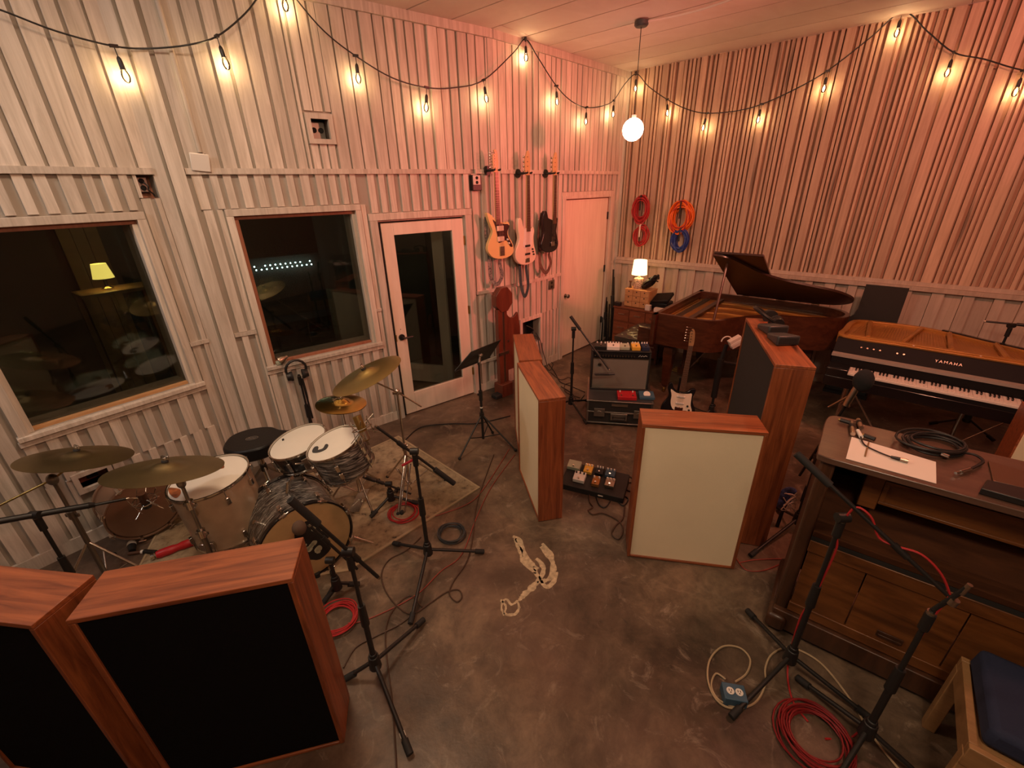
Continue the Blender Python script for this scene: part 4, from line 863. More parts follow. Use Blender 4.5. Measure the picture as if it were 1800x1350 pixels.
sp = T('spare_drum', 'brown headed drum leaning against the wall under the large window', 'drum', M=W1 @ Matrix.Translation((-.745, -.06, 0)))
AS = Matrix.Translation((-.07, -.28, .262)) @ Matrix.Rotation(R(90 + 4), 4, 'X') @ Matrix.Diagonal((.765, .765, 1, 1))
B(MB(AS @ Matrix.Translation((0, 0, -.24))).lathe([(.285, 0), (.29, .01), (.29, .23), (.28, .24)], 48, close=False), 'shell', M['brownhead'], sp)
B(MB(AS).lathe([(.001, 0), (.28, 0), (.287, -.006)], 48, close=False), 'drumhead', M['brownhead'], sp)
for z in (-.012, -.24): B(MB(AS @ Matrix.Translation((0, 0, z))).lathe([(.291, 0), (.302, 0), (.302, .026), (.291, .026), (.291, 0)], 48, close=False), 'hoop', M['brownhead'], sp)
for k in range(8):
    a = .4 + k * .7854; q = AS @ Matrix.Rotation(a, 4, 'Z')
    B(MB(q).bb(.29, .325, -.012, .012, -.03, .022).tube([(.315, -.028, .03), (.315, .028, .03)], .006).cyl((.315, 0, .03), (.315, 0, -.1), .004), 'claw_hook', M['chrome'], sp)
def cymbal(name, label, c, n, r, m='brassd', cup=.06, pair=False, stand=None, group='cymbals'):
    base = Vector((stand[0], stand[1], 0)) if stand is not None else Vector((c[0], c[1], 0))
    t = T(name, label, 'cymbal', base, 0, group); A = axisM(Vector(c) - base, n)
    prof = [(.006, .032), (cup * .5, .028), (cup * .8, .018), (cup, .009), (r * .5, .004), (r * .8, -.002), (r, -.010)]
    def bow(q, nm, s=1):
        return B(MB(q).lathe([(a, b * s) for a, b in prof] + [(a, b * s - .0014) for a, b in reversed(prof)], 56, close=False), nm, M[m], t)
    if pair:
        bow(A @ Matrix.Translation((0, 0, .012)), 'top_cymbal'); bow(A @ Matrix.Translation((0, 0, -.012)), 'bottom_cymbal', -1)
    else: bow(A, 'plate')
    B(MB(A).cyl((0, 0, -.05), (0, 0, .062), .004, n=8).cyl((0, 0, .033), (0, 0, .043), .016, n=14), 'felt_washer', M['greyc'], t)
    B(MB(A).cyl((0, 0, .043), (0, 0, .058), .011).bb(-.022, .022, -.004, .004, .046, .066), 'wing_nut', M['chrome'], t, bev=.002)
    return t, A, base
def tripod(t, base_h, spread, r=.008, rot=0, m='chrome', zr=.06):
    for k in range(3):
        a = rot + k * 2.0944; e_ = (spread * math.cos(a), spread * math.sin(a), .012)
        lg = B(MB().cyl((.0, 0, base_h), e_, r).cyl((0, 0, zr), (e_[0] * .55, e_[1] * .55, base_h * .45), r * .6), 'leg', M[m], t)
        B(MB().ell(e_, (.014, .014, .014), 10), 'rubber_foot', M['rubber'], lg)
cc = (-.907, 2.491, 1.26); cb = (-0.873,2.947,0)
t, A, b0 = cymbal('crash_cymbal', 'large tilted crash cymbal on a boom stand before the glazed door', cc, (-.36, -.06, 1), .23, 'brass', .065, stand=cb)
p0 = Vector((-0.867,2.949,0.915)) - b0; p2 = A @ Vector((0, 0, -.045)); p1 = Vector((-0.708,2.996,0.761)) - b0
B(MB().cyl((0, 0, .08), (0, 0, .45), .013).cyl((0, 0, .42), (p0.x, p0.y, p0.z), .009), 'pole', M['chrome'], t); B(MB().cyl((0, 0, .40), (0, 0, .46), .02).cyl((-.03, 0, .44), (.03, 0, .44), .008), 'pole_clamp', M['chrome'], t)
B(MB().cyl(p1, p0, .006, n=8).cyl(p0, p2, .006, n=8), 'boom', M['nickel'], t); B(MB().ell(p0, (.022, .022, .028), 12).bb(p0.x - .035, p0.x + .035, p0.y - .005, p0.y + .005, p0.z - .02, p0.z + .0), 'tilter', M['chrome'], t); tripod(t, .36, .3, rot=.4)
hc = (-1.265, 2.861, .87)
t, A, b0 = cymbal('hi_hat', 'bright brass hi-hat pair between the white drum heads and the wall', hc, (.12, .06, 1), .178, 'brassb', .055, pair=True)
B(MB().cyl((0, 0, .06), (0, 0, .62), .012).cyl((0, 0, .6), (0, 0, .99), .004), 'pole', M['chrome'], t); B(MB().cyl((0, 0, .56), (0, 0, .64), .018), 'pole_clamp', M['black'], t); tripod(t, .33, .24, rot=1.2)
B(MB().bb(-.03, .05, -.20, .08, .012, .03), 'foot_plate', M['chrome'], t)
lc = (-2.544, 2.144, .93); lb0 = (-2.653,2.061,0)
t, A, b0 = cymbal('ride_cymbal', 'dark bronze ride cymbal farthest left, in front of the window corner', lc, (.12, .3, 1), .254, 'brassd', .07, stand=lb0)
p0 = Vector((0, 0, .83)); p1 = Vector((-2.877,1.841,0.76)) - b0
B(MB().cyl((0, 0, .5), p0, .010).cyl((0, 0, .06), (0, 0, .58), .014), 'pole', M['steel'], t); B(MB().cyl(p1, p0, .006).cyl(p0, A @ Vector((0, 0, -.03)), .006), 'boom', M['brass'], t)
B(MB().ell(p0, (.028, .028, .036), 12), 'tilter', M['steel'], t); B(MB().cyl((0, 0, .55), (0, 0, .6), .021).bb(-.04, .04, -.005, .005, .56, .58), 'pole_clamp', M['steel'], t); tripod(t, .36, .3, rot=2.2)
rc_ = (-1.797, 1.868, 1.02); rb0 = (-1.747,1.866,0)
t, A, b0 = cymbal('ride_cymbal', 'dark bronze ride cymbal hanging low over the champagne floor tom', rc_, (.06, .3, 1), .254, 'brassd', .07, stand=rb0)
B(MB().cyl((0, 0, .55), (0, 0, .93), .009).cyl((0, 0, .06), (0, 0, .58), .014), 'pole', M['steel'], t); B(MB().cyl((0, 0, .93), A @ Vector((0, 0, -.02)), .007).ell((0, 0, .925), (.022, .022, .03), 12), 'tilter', M['steel'], t)
for z in (.56, .76): B(MB().cyl((0, 0, z), (0, 0, z + .05), .021).bb(-.035, .035, -.005, .005, z + .015, z + .03), 'pole_clamp', M['chrome'], t)
tripod(t, .36, .28, rot=.2)
# throne
th = T('drum_throne', 'black saddle shaped drum throne with oval badge behind the drums', 'stool', (-1.998,2.89,0), R(15))
SO = smooth2([(-.21, 0), (-.19, -.11), (-.10, -.175), (0, -.185), (.09, -.16), (.15, -.10), (.21, -.07), (.26, -.06), (.28, 0), (.26, .06), (.21, .07), (.15, .10), (.09, .16), (0, .185), (-.10, .175), (-.19, .11)], 3)
B(MB().slab(SO, .475, .58), 'seat', M['leather'], th, bev=.028, ang=60)
bdg = B(MB().slab([(.045 * math.cos(k * .314) - .02, .03 * math.sin(k * .314)) for k in range(20)], .580, .5815), 'badge', M['greyc'], th)
text(bdg, 'lettering', 'ROC', Matrix.Translation((-.02, 0, .5816)) @ Matrix.Rotation(R(-12), 4, 'Z'), .028, M['nickel'])
B(MB().strip([(.043 * math.cos(k * .314) - .02, .0285 * math.sin(k * .314)) for k in range(20)], .5813, .5822, .003, True), 'badge_ring', M['nickel'], bdg)
B(MB().cyl((0, 0, .1), (0, 0, .47), .016).cyl((0, 0, .44), (0, 0, .475), .06), 'pole', M['chrome'], th); B(MB().cyl((0, 0, .28), (0, 0, .34), .024), 'collar', M['black'], th); tripod(th, .33, .26, .011, 1, 'steel')
# ---------------------------------------------------------------- microphone stands
def mic_stand(label, base, top, feet, boom=None, mic=None, hub=.13, m='black', sleeve=True, clip=None, name='microphone_stand', grip=True, cable=None):
    t = T(name, label, 'microphone stand', (base[0], base[1], 0)); b = Vector((base[0], base[1], 0)); top = Vector(top) - b; tx_ = Vector((0, 0, top.z))
    B(MB().cyl((0, 0, hub - .045), (0, 0, hub + .04), .032, .026, 12).cyl((0, 0, hub + .04), (0, 0, hub + .06), .02), 'hub', M[m], t, bev=.004)
    for f in feet:
        f = Vector((f[0], f[1], 0)) - b; d = f.normalized()
        lg = B(MB().cyl((d.x * .02, d.y * .02, hub - .01), (f.x, f.y, .018), .0105, n=10), 'leg', M[m], t)
        B(MB().cyl((f.x - d.x * .06, f.y - d.y * .06, .018 + .06 * (hub - .03) / max(f.length, .1)), (f.x, f.y, .018), .0165, n=12), 'rubber_foot', M['rubber'], lg)
    mid = top.z * .58
    if top.z > .5:
        B(MB().cyl((0, 0, hub), (0, 0, mid), .0135, n=12), 'pole', M[m], t); B(MB().cyl((0, 0, mid), tx_, .0095, n=12), 'upper_pole', M[m], t)
        B(MB().cyl((0, 0, mid - .10), (0, 0, mid + .03), .0205, .0175, 12), 'clutch', M[m], t)
    else: B(MB().cyl((0, 0, hub), tx_, .012, n=12), 'pole', M[m], t)
    B(MB().cyl((0, 0, top.z - .10 if sleeve else top.z - .03), (0, 0, top.z - .02), .017, n=12), 'sleeve', M[m], t) if sleeve else None
    B(MB().cyl((0, 0, top.z - .022), (0, 0, top.z - .008), .0145, n=12), 'lock_ring', M['nickel'], t)
    if boom:
        a, c = Vector(boom[0]) - b, Vector(boom[1]) - b; d = (c - a).normalized()
        B(MB().cyl((-.024, 0, top.z), (.024, 0, top.z), .021, n=12).cyl((0, 0, top.z - .03), (0, 0, top.z + .0), .014), 'swivel', M[m], t)
        B(MB().cyl(a, c, .0085, n=10), 'boom', M[m], t)
        if grip: B(MB().cyl(a, a + d * .17, .0165, n=12), 'counterweight', M['rubber'], t)
        e_ = c - d * min(.22, (c - a).length * .3); B(MB().cyl(e_ - d * .03, e_ + d * .03, .014, n=10), 'boom_clutch', M[m], t)
        B(MB().cyl(c - d * .012, c + d * .012, .0075, n=10), 'thread_tip', M['nickel'], t)
    return t, b
def mic_body(par, b, p, d, L_, r, m='black', name='microphone'):
    p = Vector(p) - b; d = Vector(d).normalized()
    q = B(MB().cyl(p, p + d * L_ * .7, r * .8, r, 14), name, M[m], par); B(MB().cyl(p + d * L_ * .7, p + d * L_, r, r * .75, 14), 'grille', M['greyc'], q); return q
B1 = (-0.732,1.421,0)
t, b = mic_stand('black boom microphone stand beside the lower left gobo, boom without microphone', B1, (-0.762,1.406,0.867), ((-0.549,1.73,0), (-0.492,1.071,0), (-0.899,1.403,0)), ((-0.871,1.35,1.215), (-0.646,1.465,0.663)))
q = Vector((-0.525,1.12,0)) - b; B(MB().cyl(q * .9 + Vector((0, 0, .035)), q * .96 + Vector((0, 0, .03)), .0135, n=12), 'tape', M['tape'], t)
B2 = (-0.587,2.164,0)
t, b = mic_stand('tall black boom stand at the rug edge holding the golden microphone', B2, (-0.619,2.155,0.893), ((-0.867,2.336,0), (-0.222,2.237,0), (-0.621,1.706,0)), ((-0.38,2.22,0.611), (-0.765,2.115,1.094)))
def spider(par, b, c, axis, r, m='nickel', body='brass', L_=.15, br=.024):
    c = Vector(c) - b; A = axisM(c, axis); mb = MB(A)
    for k in range(4):
        a = k * 1.5708 + .6
        mb.cyl((r * math.cos(a), r * math.sin(a), .05), (r * 1.2 * math.cos(a + .8), r * 1.2 * math.sin(a + .8), -.05), .0028, n=6)
        mb.cyl((br * math.cos(a), br * math.sin(a), .02), (r * 1.6 * math.cos(a + .2), r * 1.6 * math.sin(a + .2), .06), .0025, n=6)
        mb.cyl((br * math.cos(a), br * math.sin(a), -.02), (r * 1.6 * math.cos(a - .2), r * 1.6 * math.sin(a - .2), -.05), .0025, n=6)
    s_ = B(mb.tube([(r * math.cos(i * .5236), r * math.sin(i * .5236), .0) for i in range(12)], .003, 6, True), 'shock_mount', M[m], par)
    q = B(MB(A).lathe([(br, -L_ * .5), (br, L_ * .1), (br * .96, L_ * .12), (br * .96, L_ * .46), (br * .6, L_ * .5)], 18), 'microphone', M[body], par)
    B(MB(A).cyl((0, 0, L_ * .12), (0, 0, L_ * .45), br * 1.02, n=18), 'grille', M['nickel' if body == 'brass' else 'greyc'], q)
spider(t, b, (-0.841,2.095,1.097), (.35, -.25, -1), .055)
B3 = (-2.535,1.819,0)
t, b = mic_stand('black boom stand by the left edge reaching a mic toward the spare drum', B3, (-2.535,1.819,0.78), ((-2.30, 1.62), (-2.62, 2.08), (-2.75, 1.62)), ((-2.726,1.742,0.78), (-2.311,2.082,0.663)), grip=False)
b_ = Vector((-2.535,1.819,0.78)) - b; e_ = Vector((-2.311,2.082,0.663)) - b; B(MB().cyl(b_ + (b_ - e_) * .5, b_ + (e_ - b_) * .55, .0165, n=12).cyl(b_ + (e_ - b_) * .55, b_ + (e_ - b_) * .62, .019, .012, 12), 'boom_sleeve', M['black'], t)
spider(t, b, (-2.264,2.135,0.606), (-.1, .1, -1), .06, 'chrome', 'rosew', .12, .022)
# headphone stand behind the kit
B4 = (-1.93, 3.62, 0)
t, b = mic_stand('black stand under window 2 with headphones hung on top'.replace('window 2', 'the smaller window'), B4, (-1.93, 3.62, .80), ((-1.74, 3.40), (-1.74, 3.66), (-2.12, 3.45)))
B(MB().cyl((.03, 0, .35), (.02, 0, .76), .009), 'folded_boom', M['black'], t)
hp_ = T('headphones', 'black headphones hung on the stand under the smaller window', 'headphones', (-1.93, 3.62, 0))
def headphones(par, M0, m='black'):
    arc = [(.085 * math.cos(a), 0, .085 * math.sin(a)) for a in [R(-25 + i * 23) for i in range(11)]]
    B(MB(M0).tube(arc, .011, 8), 'headband', M[m], par)
    for s_ in (-1, 1):
        q = B(MB(M0).cyl((s_ * .058, 0, -.055), (s_ * .088, 0, -.055), .042, .036, 18), 'ear_cup', M[m], par); B(MB(M0).cyl((s_ * .040, 0, -.055), (s_ * .058, 0, -.055), .044, n=18), 'ear_pad', M['rubber'], q)
headphones(hp_, Matrix.Translation((0, -.02, .86)) @ Matrix.Rotation(R(35), 4, 'Z'))
B(MB().tube(cat_rom([(.05, -.04, .80), (.06, -.05, .6), (.04, -.05, .4), (.07, -.06, .1)]), .004), 'cord', M['blackc'], hp_)
c_ = T('clip_lamp', 'small pale metal clip lamp on the sill corner behind the headphones', 'lamp', M=W2 @ Matrix.Translation((.46, -.035, .918)))
B(MB().lathe([(.045, 0), (.04, .03), (.02, .06), (.012, .08)], 18, Matrix.Translation((0, 0, .03)) @ Matrix.Rotation(R(70), 4, 'Y')), 'reflector', M['nickel'], c_); B(MB().bb(-.03, .03, -.02, .02, 0, .03), 'clip', M['greenish'], c_, bev=.004)
# small stands around the bass drum
B5 = (-0.979,2.751,0)
t, b = mic_stand('short black stand on the rug right of the oyster rack tom', B5, (-0.968,2.755,0.22), ((-1.112,2.612,0), (-0.762,2.757,0), (-0.979,2.951,0)), ((-0.834,2.803,0.079), (-1.124,2.7,0.33)), hub=.11, sleeve=False, grip=False)
mic_body(t, b, (-1.065,2.721,0.276), (-.5, -.1, .35), .10, .018)
B6 = (-1.116,1.932,0)
t, b = mic_stand('low black stand in front of the bass drum carrying a brown foam mic', B6, (-1.083,1.952,0.29), ((-1.183,1.865,0), (-1.007,1.993,0), (-1.217,2.098,0)), ((-1,2,0.141), (-1.162,1.906,0.578)), hub=.1, sleeve=False, grip=False)
q = B(MB().ell(Vector((-1.209,1.879,0.592)) - b, (.038, .038, .045), 16), 'foam_ball', mat('brown_foam', (.10, .06, .04), .95), t)
# bent chrome pedal frame on the rug
fp = T('chrome_stand', 'folded chrome cymbal stand legs with red clamp at the rug edge', 'stand', (-0.894,2.889,0))
for k, (a, c) in enumerate((((-0.853,2.901,0.317), (-0.897,2.649,0)), ((-0.83,2.908,0.295), (-0.859,2.661,0)), ((-0.928,2.878,0.264), (-0.864,2.946,0)))):
    o0 = Vector((-0.894,2.889,0)); a = Vector(a) - o0; c = Vector(c) - o0 + Vector((0, 0, .012))
    B(MB().cyl(a, c, .0055, n=8), 'rod', M['chrome'], fp)
o0 = Vector((-0.894,2.889,0)); a = Vector((-0.845,2.904,0.315)) - o0
B(MB().cyl(a - Vector((.05, .02, .02)), a + Vector((.04, 0, .02)), .011), 'clamp', M['redplastic'], fp); B(MB().ell(Vector((-0.88,2.655,0)) - o0 + Vector((0, 0, .018)), (.016, .022, .018)), 'rubber_foot', M['rubber'], fp)
# music stand
ms = T('music_stand', 'black folding music stand with tilted desk between door and gobos', 'music stand', (-0.296,3.648,0))
o0 = Vector((-0.296,3.648,0))
B(MB().cyl((0, 0, .06), (0, 0, .55), .013).cyl((0, 0, .5), (0, 0, .86), .009), 'pole', M['black'], ms); B(MB().cyl((0, 0, .48), (0, 0, .58), .019).bb(-.03, .0, -.006, .006, .53, .55), 'clutch', M['black'], ms); B(MB().cyl((0, 0, .40), (0, 0, .412), .0145), 'tape', M['tape'], ms)
B(MB().cyl((0, 0, .29), (0, 0, .35), .024), 'hub', M['black'], ms)
for f in ((-0.505,3.382,0), (0.017,3.502,0), (-0.212,3.839,0)):
    f = Vector(f) - o0; lg = B(MB().cyl((0, 0, .33), f + Vector((0, 0, .015)), .008).cyl((0, 0, .075), f * .55 + Vector((0, 0, .155)), .005), 'leg', M['black'], ms)
    B(MB().ell(f + Vector((0, 0, .014)), (.016, .016, .014), 10), 'rubber_foot', M['rubber'], lg)
dk = [Vector(p) - o0 for p in ((-0.505,3.528,0.83), (-0.355,3.603,0.98), (-0.093,3.929,0.98), (-0.205,3.859,0.83))]
nn = (dk[1] - dk[0]).cross(dk[3] - dk[0]).normalized() * .006
B(MB().add(dk + [p + nn for p in dk], [(0, 1, 2, 3), (7, 6, 5, 4), (0, 4, 5, 1), (1, 5, 6, 2), (2, 6, 7, 3), (3, 7, 4, 0)]), 'desk', M['black'], ms, smooth=False)
mm_ = (dk[0] + dk[1] + dk[2] + dk[3]) / 4; B(MB().cyl((0, 0, .84), mm_, .014).ell(mm_, (.03, .03, .02)), 'desk_joint', M['steel'], ms)
lip = (dk[3] - dk[0]).normalized(); B(MB().cyl(dk[0], dk[3], .008, n=6), 'ledge', M['black'], ms)
# amplifier microphone
B7 = (0.651,4.292,0)
t, b = mic_stand('black boom stand holding a microphone in front of the guitar amplifier', B7, (0.677,4.288,0.957), ((0.775,3.966,0), (0.893,4.506,0), (0.483,4.398,0)), ((0.615,4.298,1.088), (0.989,4.063,0.591)))
mic_body(t, b, (0.851,4.083,0.529), (1, .02, -.02), .21, .014)
# stand with pale headphone box
B8 = (2.091,4.009,0)
t, b = mic_stand('thick black stand with pale headphone box before the grand piano', B8, (2.09,4.01,0.663), ((1.927,3.932,0), (2.218,3.917,0), (2.267,4.302,0)))
tp = (2.101,4.004,0.713)[2]
B(MB().cyl((0, 0, tp * .38), (0, 0, tp - .02), .03, n=14), 'thick_sleeve', M['black'], t); B(MB().cyl((0, 0, tp - .05), (.03, 0, tp + .13), .02).cyl((0, 0, tp - .05), (.16, .02, tp - .09), .018), 'clamp_arm', M['black'], t)
hx = T('headphone_box', 'pale headphone mixer box with ring handle clamped on the thick black stand', 'box', (b.x, b.y, 0))
XB = Matrix.Translation(Vector((2.178,3.964,0.886)) - b) @ Matrix.Rotation(R(-32), 4, 'Y')
B(MB(XB).bb(-.06, .06, -.03, .03, -.045, .045), 'body', M['hvac'], hx, bev=.006); B(MB(XB).bb(-.062, .062, -.034, -.03, -.012, .012), 'label_strip', M['whitep'], hx)
B(MB(Matrix.Translation(Vector((2.108,4,0.881)) - b)).tube([(.05 * math.cos(R(a)), 0, .05 * math.sin(R(a))) for a in range(0, 200, 20)], .006, 8), 'ring_handle', M['hvac'], hx)
# stand behind the upright's corner with foam microphone
B9 = (1.995,2.366,0)
t, b = mic_stand('black boom stand with foam covered mic between tall gobo and upright piano', B9, (1.977,2.382,0.645), ((1.567,2.144,0), (2.014,2.607,0), (2.226,2.536,0)), ((1.946,2.408,0.462), (2.05,2.32,1.122)), grip=False)
e0 = Vector((2.055,2.316,1.132)) - b
B(MB().ell(e0 + Vector((.02, -.005, .08)), (.052, .052, .07), 18), 'foam_windscreen', mat('black_foam', (.012, .012, .013), 1, bump=.6, bs=300), t); B(MB().cyl(e0 - Vector((.03, 0, .08)), e0 + Vector((.0, 0, .04)), .018).cyl(e0 - Vector((.03, 0, .09)), e0 - Vector((.027, 0, .08)), .0195), 'microphone', M['nickel'], t)
B(MB().cyl(Vector((1.976,2.383,1)) - b, e0, .006), 'clip_arm', M['nickel'], t)
# upright piano stands
B10 = (1.367,1.399,0)
t, b = mic_stand('black boom stand over the outlet box in front of the upright piano', B10, (1.375,1.391,1.01), ((1.342,1.736,0), (0.987,1.188,0), (1.626,1.164,0)), ((1.211,1.551,1.231), (1.638,1.134,0.846)))
B11 = (1.505,1.072,0)
t11, b11 = mic_stand('black stand nearest the blue cushioned bench with a silver thread tip', B11, (1.518,1.053,0.868), ((1.399,1.356,0), (1.191,0.865,0), (1.695,0.891,0)))
B(MB().cyl((0, 0, (1.518,1.053,0.868)[2]), Vector((1.532,1.034,1.032)) - b11, .008), 'neck', M['black'], t11); B(MB().cyl(Vector((1.528,1.04,0.988)) - b11, Vector((1.532,1.034,1.038)) - b11, .0085), 'thread_tip', M['nickel'], t11); B(MB().cyl(Vector((1.523,1.047,0.929)) - b11, Vector((1.525,1.044,0.955)) - b11, .014), 'threaded_end', M['nickel'], t11)
# stand behind the electric grand
B12 = (4.486,3.695,0)
t, b = mic_stand('black boom stand behind the gold harp at the right edge', B12, (B12[0], B12[1], 1.07), ((B12[0] - .25, B12[1] + .1), (B12[0] + .2, B12[1] + .15), (B12[0] + .05, B12[1] - .25)), ((B12[0] + .45, B12[1] - .38, 1.10), (4.376,3.816,1.077)))
# ---------------------------------------------------------------- guitars
def guitar(label, Mx, body, horn, nut, head, bl, m, guard, pick, neckm, boardm, n_str, strap, strap_pts, knobs, w_nut=.021, w_end=.028, cat='guitar', group=None, bridge=None, frets=20, scale=.648, tuners=6, body_y=(-.0225, .0225), guardm='tort', headm='maple'):
    t = T('electric_guitar' if n_str == 6 else 'bass_guitar', label, cat, M=Mx, group=group)
    bo = B(MB().prism([(p.x, p.y) for p in cat_rom([(x, z, 0) for x, z in body], 4, True)], body_y[0], body_y[1]), 'body', M[m], t, bev=.010, ang=60)
    if guard: B(MB().prism([(p.x, p.y) for p in cat_rom([(x, z, 0) for x, z in guard], 3, True)], body_y[0] - .003, body_y[0]), 'pickguard', M[guardm], t)
    ez = nut
    B(MB().add([(-w_nut, -.030, 0), (w_nut, -.030, 0), (w_end, -.030, ez), (-w_end, -.030, ez), (-w_nut * .9, -.012, 0), (w_nut * .9, -.012, 0), (w_end * .9, -.012, ez), (-w_end * .9, -.012, ez)], [(0, 1, 2, 3), (7, 6, 5, 4), (0, 4, 5, 1), (1, 5, 6, 2), (2, 6, 7, 3), (3, 7, 4, 0)]), 'neck', M[neckm], t)
    fb = B(MB().add([(-w_nut, -.035, 0), (w_nut, -.035, 0), (w_end, -.035, ez), (-w_end, -.035, ez), (-w_nut, -.030, 0), (w_nut, -.030, 0), (w_end, -.030, ez), (-w_end, -.030, ez)], [(0, 1, 2, 3), (7, 6, 5, 4), (0, 4, 5, 1), (1, 5, 6, 2), (2, 6, 7, 3), (3, 7, 4, 0)]), 'fingerboard', M[boardm], t)
    fm = MB()
    for k in range(1, frets + 1):
        z = -scale * (1 - 2 ** (-k / 12))
        if z < ez: break
        w_ = w_nut + (w_end - w_nut) * z / ez; fm.bb(-w_, w_, -.0365, -.035, z - .001, z + .001)
    B(fm, 'frets', M['nickel'], fb)['kind'] = 'stuff'
    hd = B(MB().prism([(p.x, p.y) for p in cat_rom([(x, z, 0) for x, z in head], 3, True)], -.028, -.014), 'headstock', M[headm], t, bev=.002)
    for k in range(tuners):
        z = .04 + k * (.135 / max(tuners - 1, 1)); x = -.03 - .0 * k
        B(MB().cyl((x + .018, -.036, z), (x + .018, -.026, z), .005, n=8).cyl((x + .01, -.02, z), (x - .028, -.02, z), .003, n=6).ell((x - .034, -.02, z), (.010, .006, .009 if n_str == 6 else .013), 8), 'tuner', M['chrome'], hd)
    for (x, z, w_, h_, pm) in pick: B(MB().bb(x - w_, x + w_, body_y[0] - .012, body_y[0] - .003, z - h_, z + h_), 'pickup', M[pm], t, bev=.004)
    bx, bz, bw, bh = bridge; B(MB().bb(bx - bw, bx + bw, body_y[0] - .012, body_y[0], bz - bh, bz + bh), 'bridge', M['chrome'], t, bev=.003)
    for (x, z) in knobs: B(MB().cyl((x, body_y[0] - .016, z), (x, body_y[0] - .002, z), .009, .011, 12), 'knob', M['whitep' if m == 'amber' else 'black'], t)
    st = MB()
    for k in range(n_str):
        f = (k / (n_str - 1) - .5) * 2; st.cyl((f * w_nut * .85, -.039, .0), (bx + f * w_end * .9, body_y[0] - .014, bz), .0009 if n_str == 6 else .0016, n=4)
    B(st, 'strings', M['nickel'], t)['kind'] = 'stuff'
    if strap:
        P_ = cat_rom([(x, y, z) for x, y, z in strap_pts], 5); mb = MB(); vs = []; 
        for i, p in enumerate(P_):
            d = (P_[min(i + 1, len(P_) - 1)] - P_[max(i - 1, 0)]).normalized(); w_ = Vector((-d.z, 0, d.x)) * .022
            vs += [p - w_ + Vector((0, -.0015, 0)), p + w_ + Vector((0, -.0015, 0)), p + w_ + Vector((0, .0015, 0)), p - w_ + Vector((0, .0015, 0))]
        fs = []
        for i in range(len(P_) - 1): fs += [(4 * i + k, 4 * i + (k + 1) % 4, 4 * i + 4 + (k + 1) % 4, 4 * i + 4 + k) for k in range(4)]
        B(mb.add(vs, fs), 'strap', M[strap], t)
    return t
def hanger(label, Mx):
    t = T('wall_hanger', label, 'hanger', M=Mx, group='guitar hangers')
    B(MB().cyl((-.02, .096, .02), (-.02, .112, .02), .045, n=20), 'wall_plate', M['black'], t); B(MB().cyl((-.02, .1, .02), (-.0, .03, .02), .013), 'arm', M['black'], t)
    for s_ in (-1, 1): B(MB().tube([(0, .03, .02), (s_ * .034, .012, .02), (s_ * .034, -.05, .02), (s_ * .034, -.055, .03)], .009, 8), 'fork_arm', M['rubber'], t)
NJ = [(-0.131,-0.387),(-0.111,-0.382),(-0.071,-0.407),(-0.036,-0.441),(-0.005,-0.457),(0.043,-0.473),(0.09,-0.493),(0.131,-0.478),(0.156,-0.505),(0.137,-0.548),(0.131,-0.599),(0.16,-0.655),(0.194,-0.712),(0.207,-0.769),(0.19,-0.819),(0.131,-0.847),(0.032,-0.858),(-0.071,-0.835),(-0.126,-0.781),(-0.142,-0.731),(-0.122,-0.668),(-0.084,-0.605),(-0.071,-0.554),(-0.103,-0.479)]
GJ = [(-0.063,-0.447),(-0.016,-0.479),(0.079,-0.498),(0.131,-0.504),(0.15,-0.529),(0.122,-0.58),(0.131,-0.636),(0.174,-0.699),(0.19,-0.74),(0.158,-0.737),(0.103,-0.668),(0.005,-0.687),(-0.011,-0.611),(-0.032,-0.523)]
M1 = W2 @ Matrix.Translation((2.796, -.135, 2.444))
HD6 = [(-.020, -.005), (.020, -.005), (.026, .03), (.03, .08), (.028, .13), (.02, .18), (.0, .205), (-.022, .195), (-.012, .17), (-.038, .15), (-.036, .06), (-.03, .02)]
guitar('pale yellow offset electric guitar hanging leftmost of the three on the wall', M1, NJ, None, -.50, HD6, .86, 'amber', GJ, ((.025, -.54, .045, .026, 'olyw'), (.03, -.648, .045, .026, 'olyw')), 'maple', 'rosew', 6, 'strapa', ((-.11, .03, -.42), (-.10, .05, -.6), (-.085, .04, -.85), (-.09, .02, -1.05), (-.02, .0, -1.13), (.05, .0, -1.05), (.035, .01, -.93), (.03, .0, -.86)), ((.12, -.66), (.14, -.70)), bridge=(.045, -.775, .03, .05))
hanger('black guitar hanger holding the pale yellow guitar', M1)
JB = [(-0.159,-0.445),(-0.128,-0.428),(-0.097,-0.455),(-0.076,-0.52),(-0.039,-0.552),(0.052,-0.552),(0.095,-0.539),(0.113,-0.583),(0.099,-0.657),(0.109,-0.738),(0.136,-0.812),(0.142,-0.873),(0.105,-0.92),(0.047,-0.943),(-0.045,-0.948),(-0.138,-0.927),(-0.196,-0.88),(-0.22,-0.826),(-0.208,-0.765),(-0.169,-0.704),(-0.148,-0.637),(-0.167,-0.536)]
GB = [(-0.056,-0.543),(0.058,-0.556),(0.089,-0.59),(0.068,-0.671),(0.064,-0.738),(0.016,-0.762),(-0.056,-0.762),(-0.087,-0.718),(-0.064,-0.63)]
M2 = W3 @ Matrix.Translation((0.344, -.135, 2.418))
HD4 = [(-.022, -.005), (.022, -.005), (.036, .04), (.038, .12), (.03, .2), (.012, .235), (-.016, .225), (-.03, .19), (-.045, .16), (-.046, .06), (-.036, .02)]
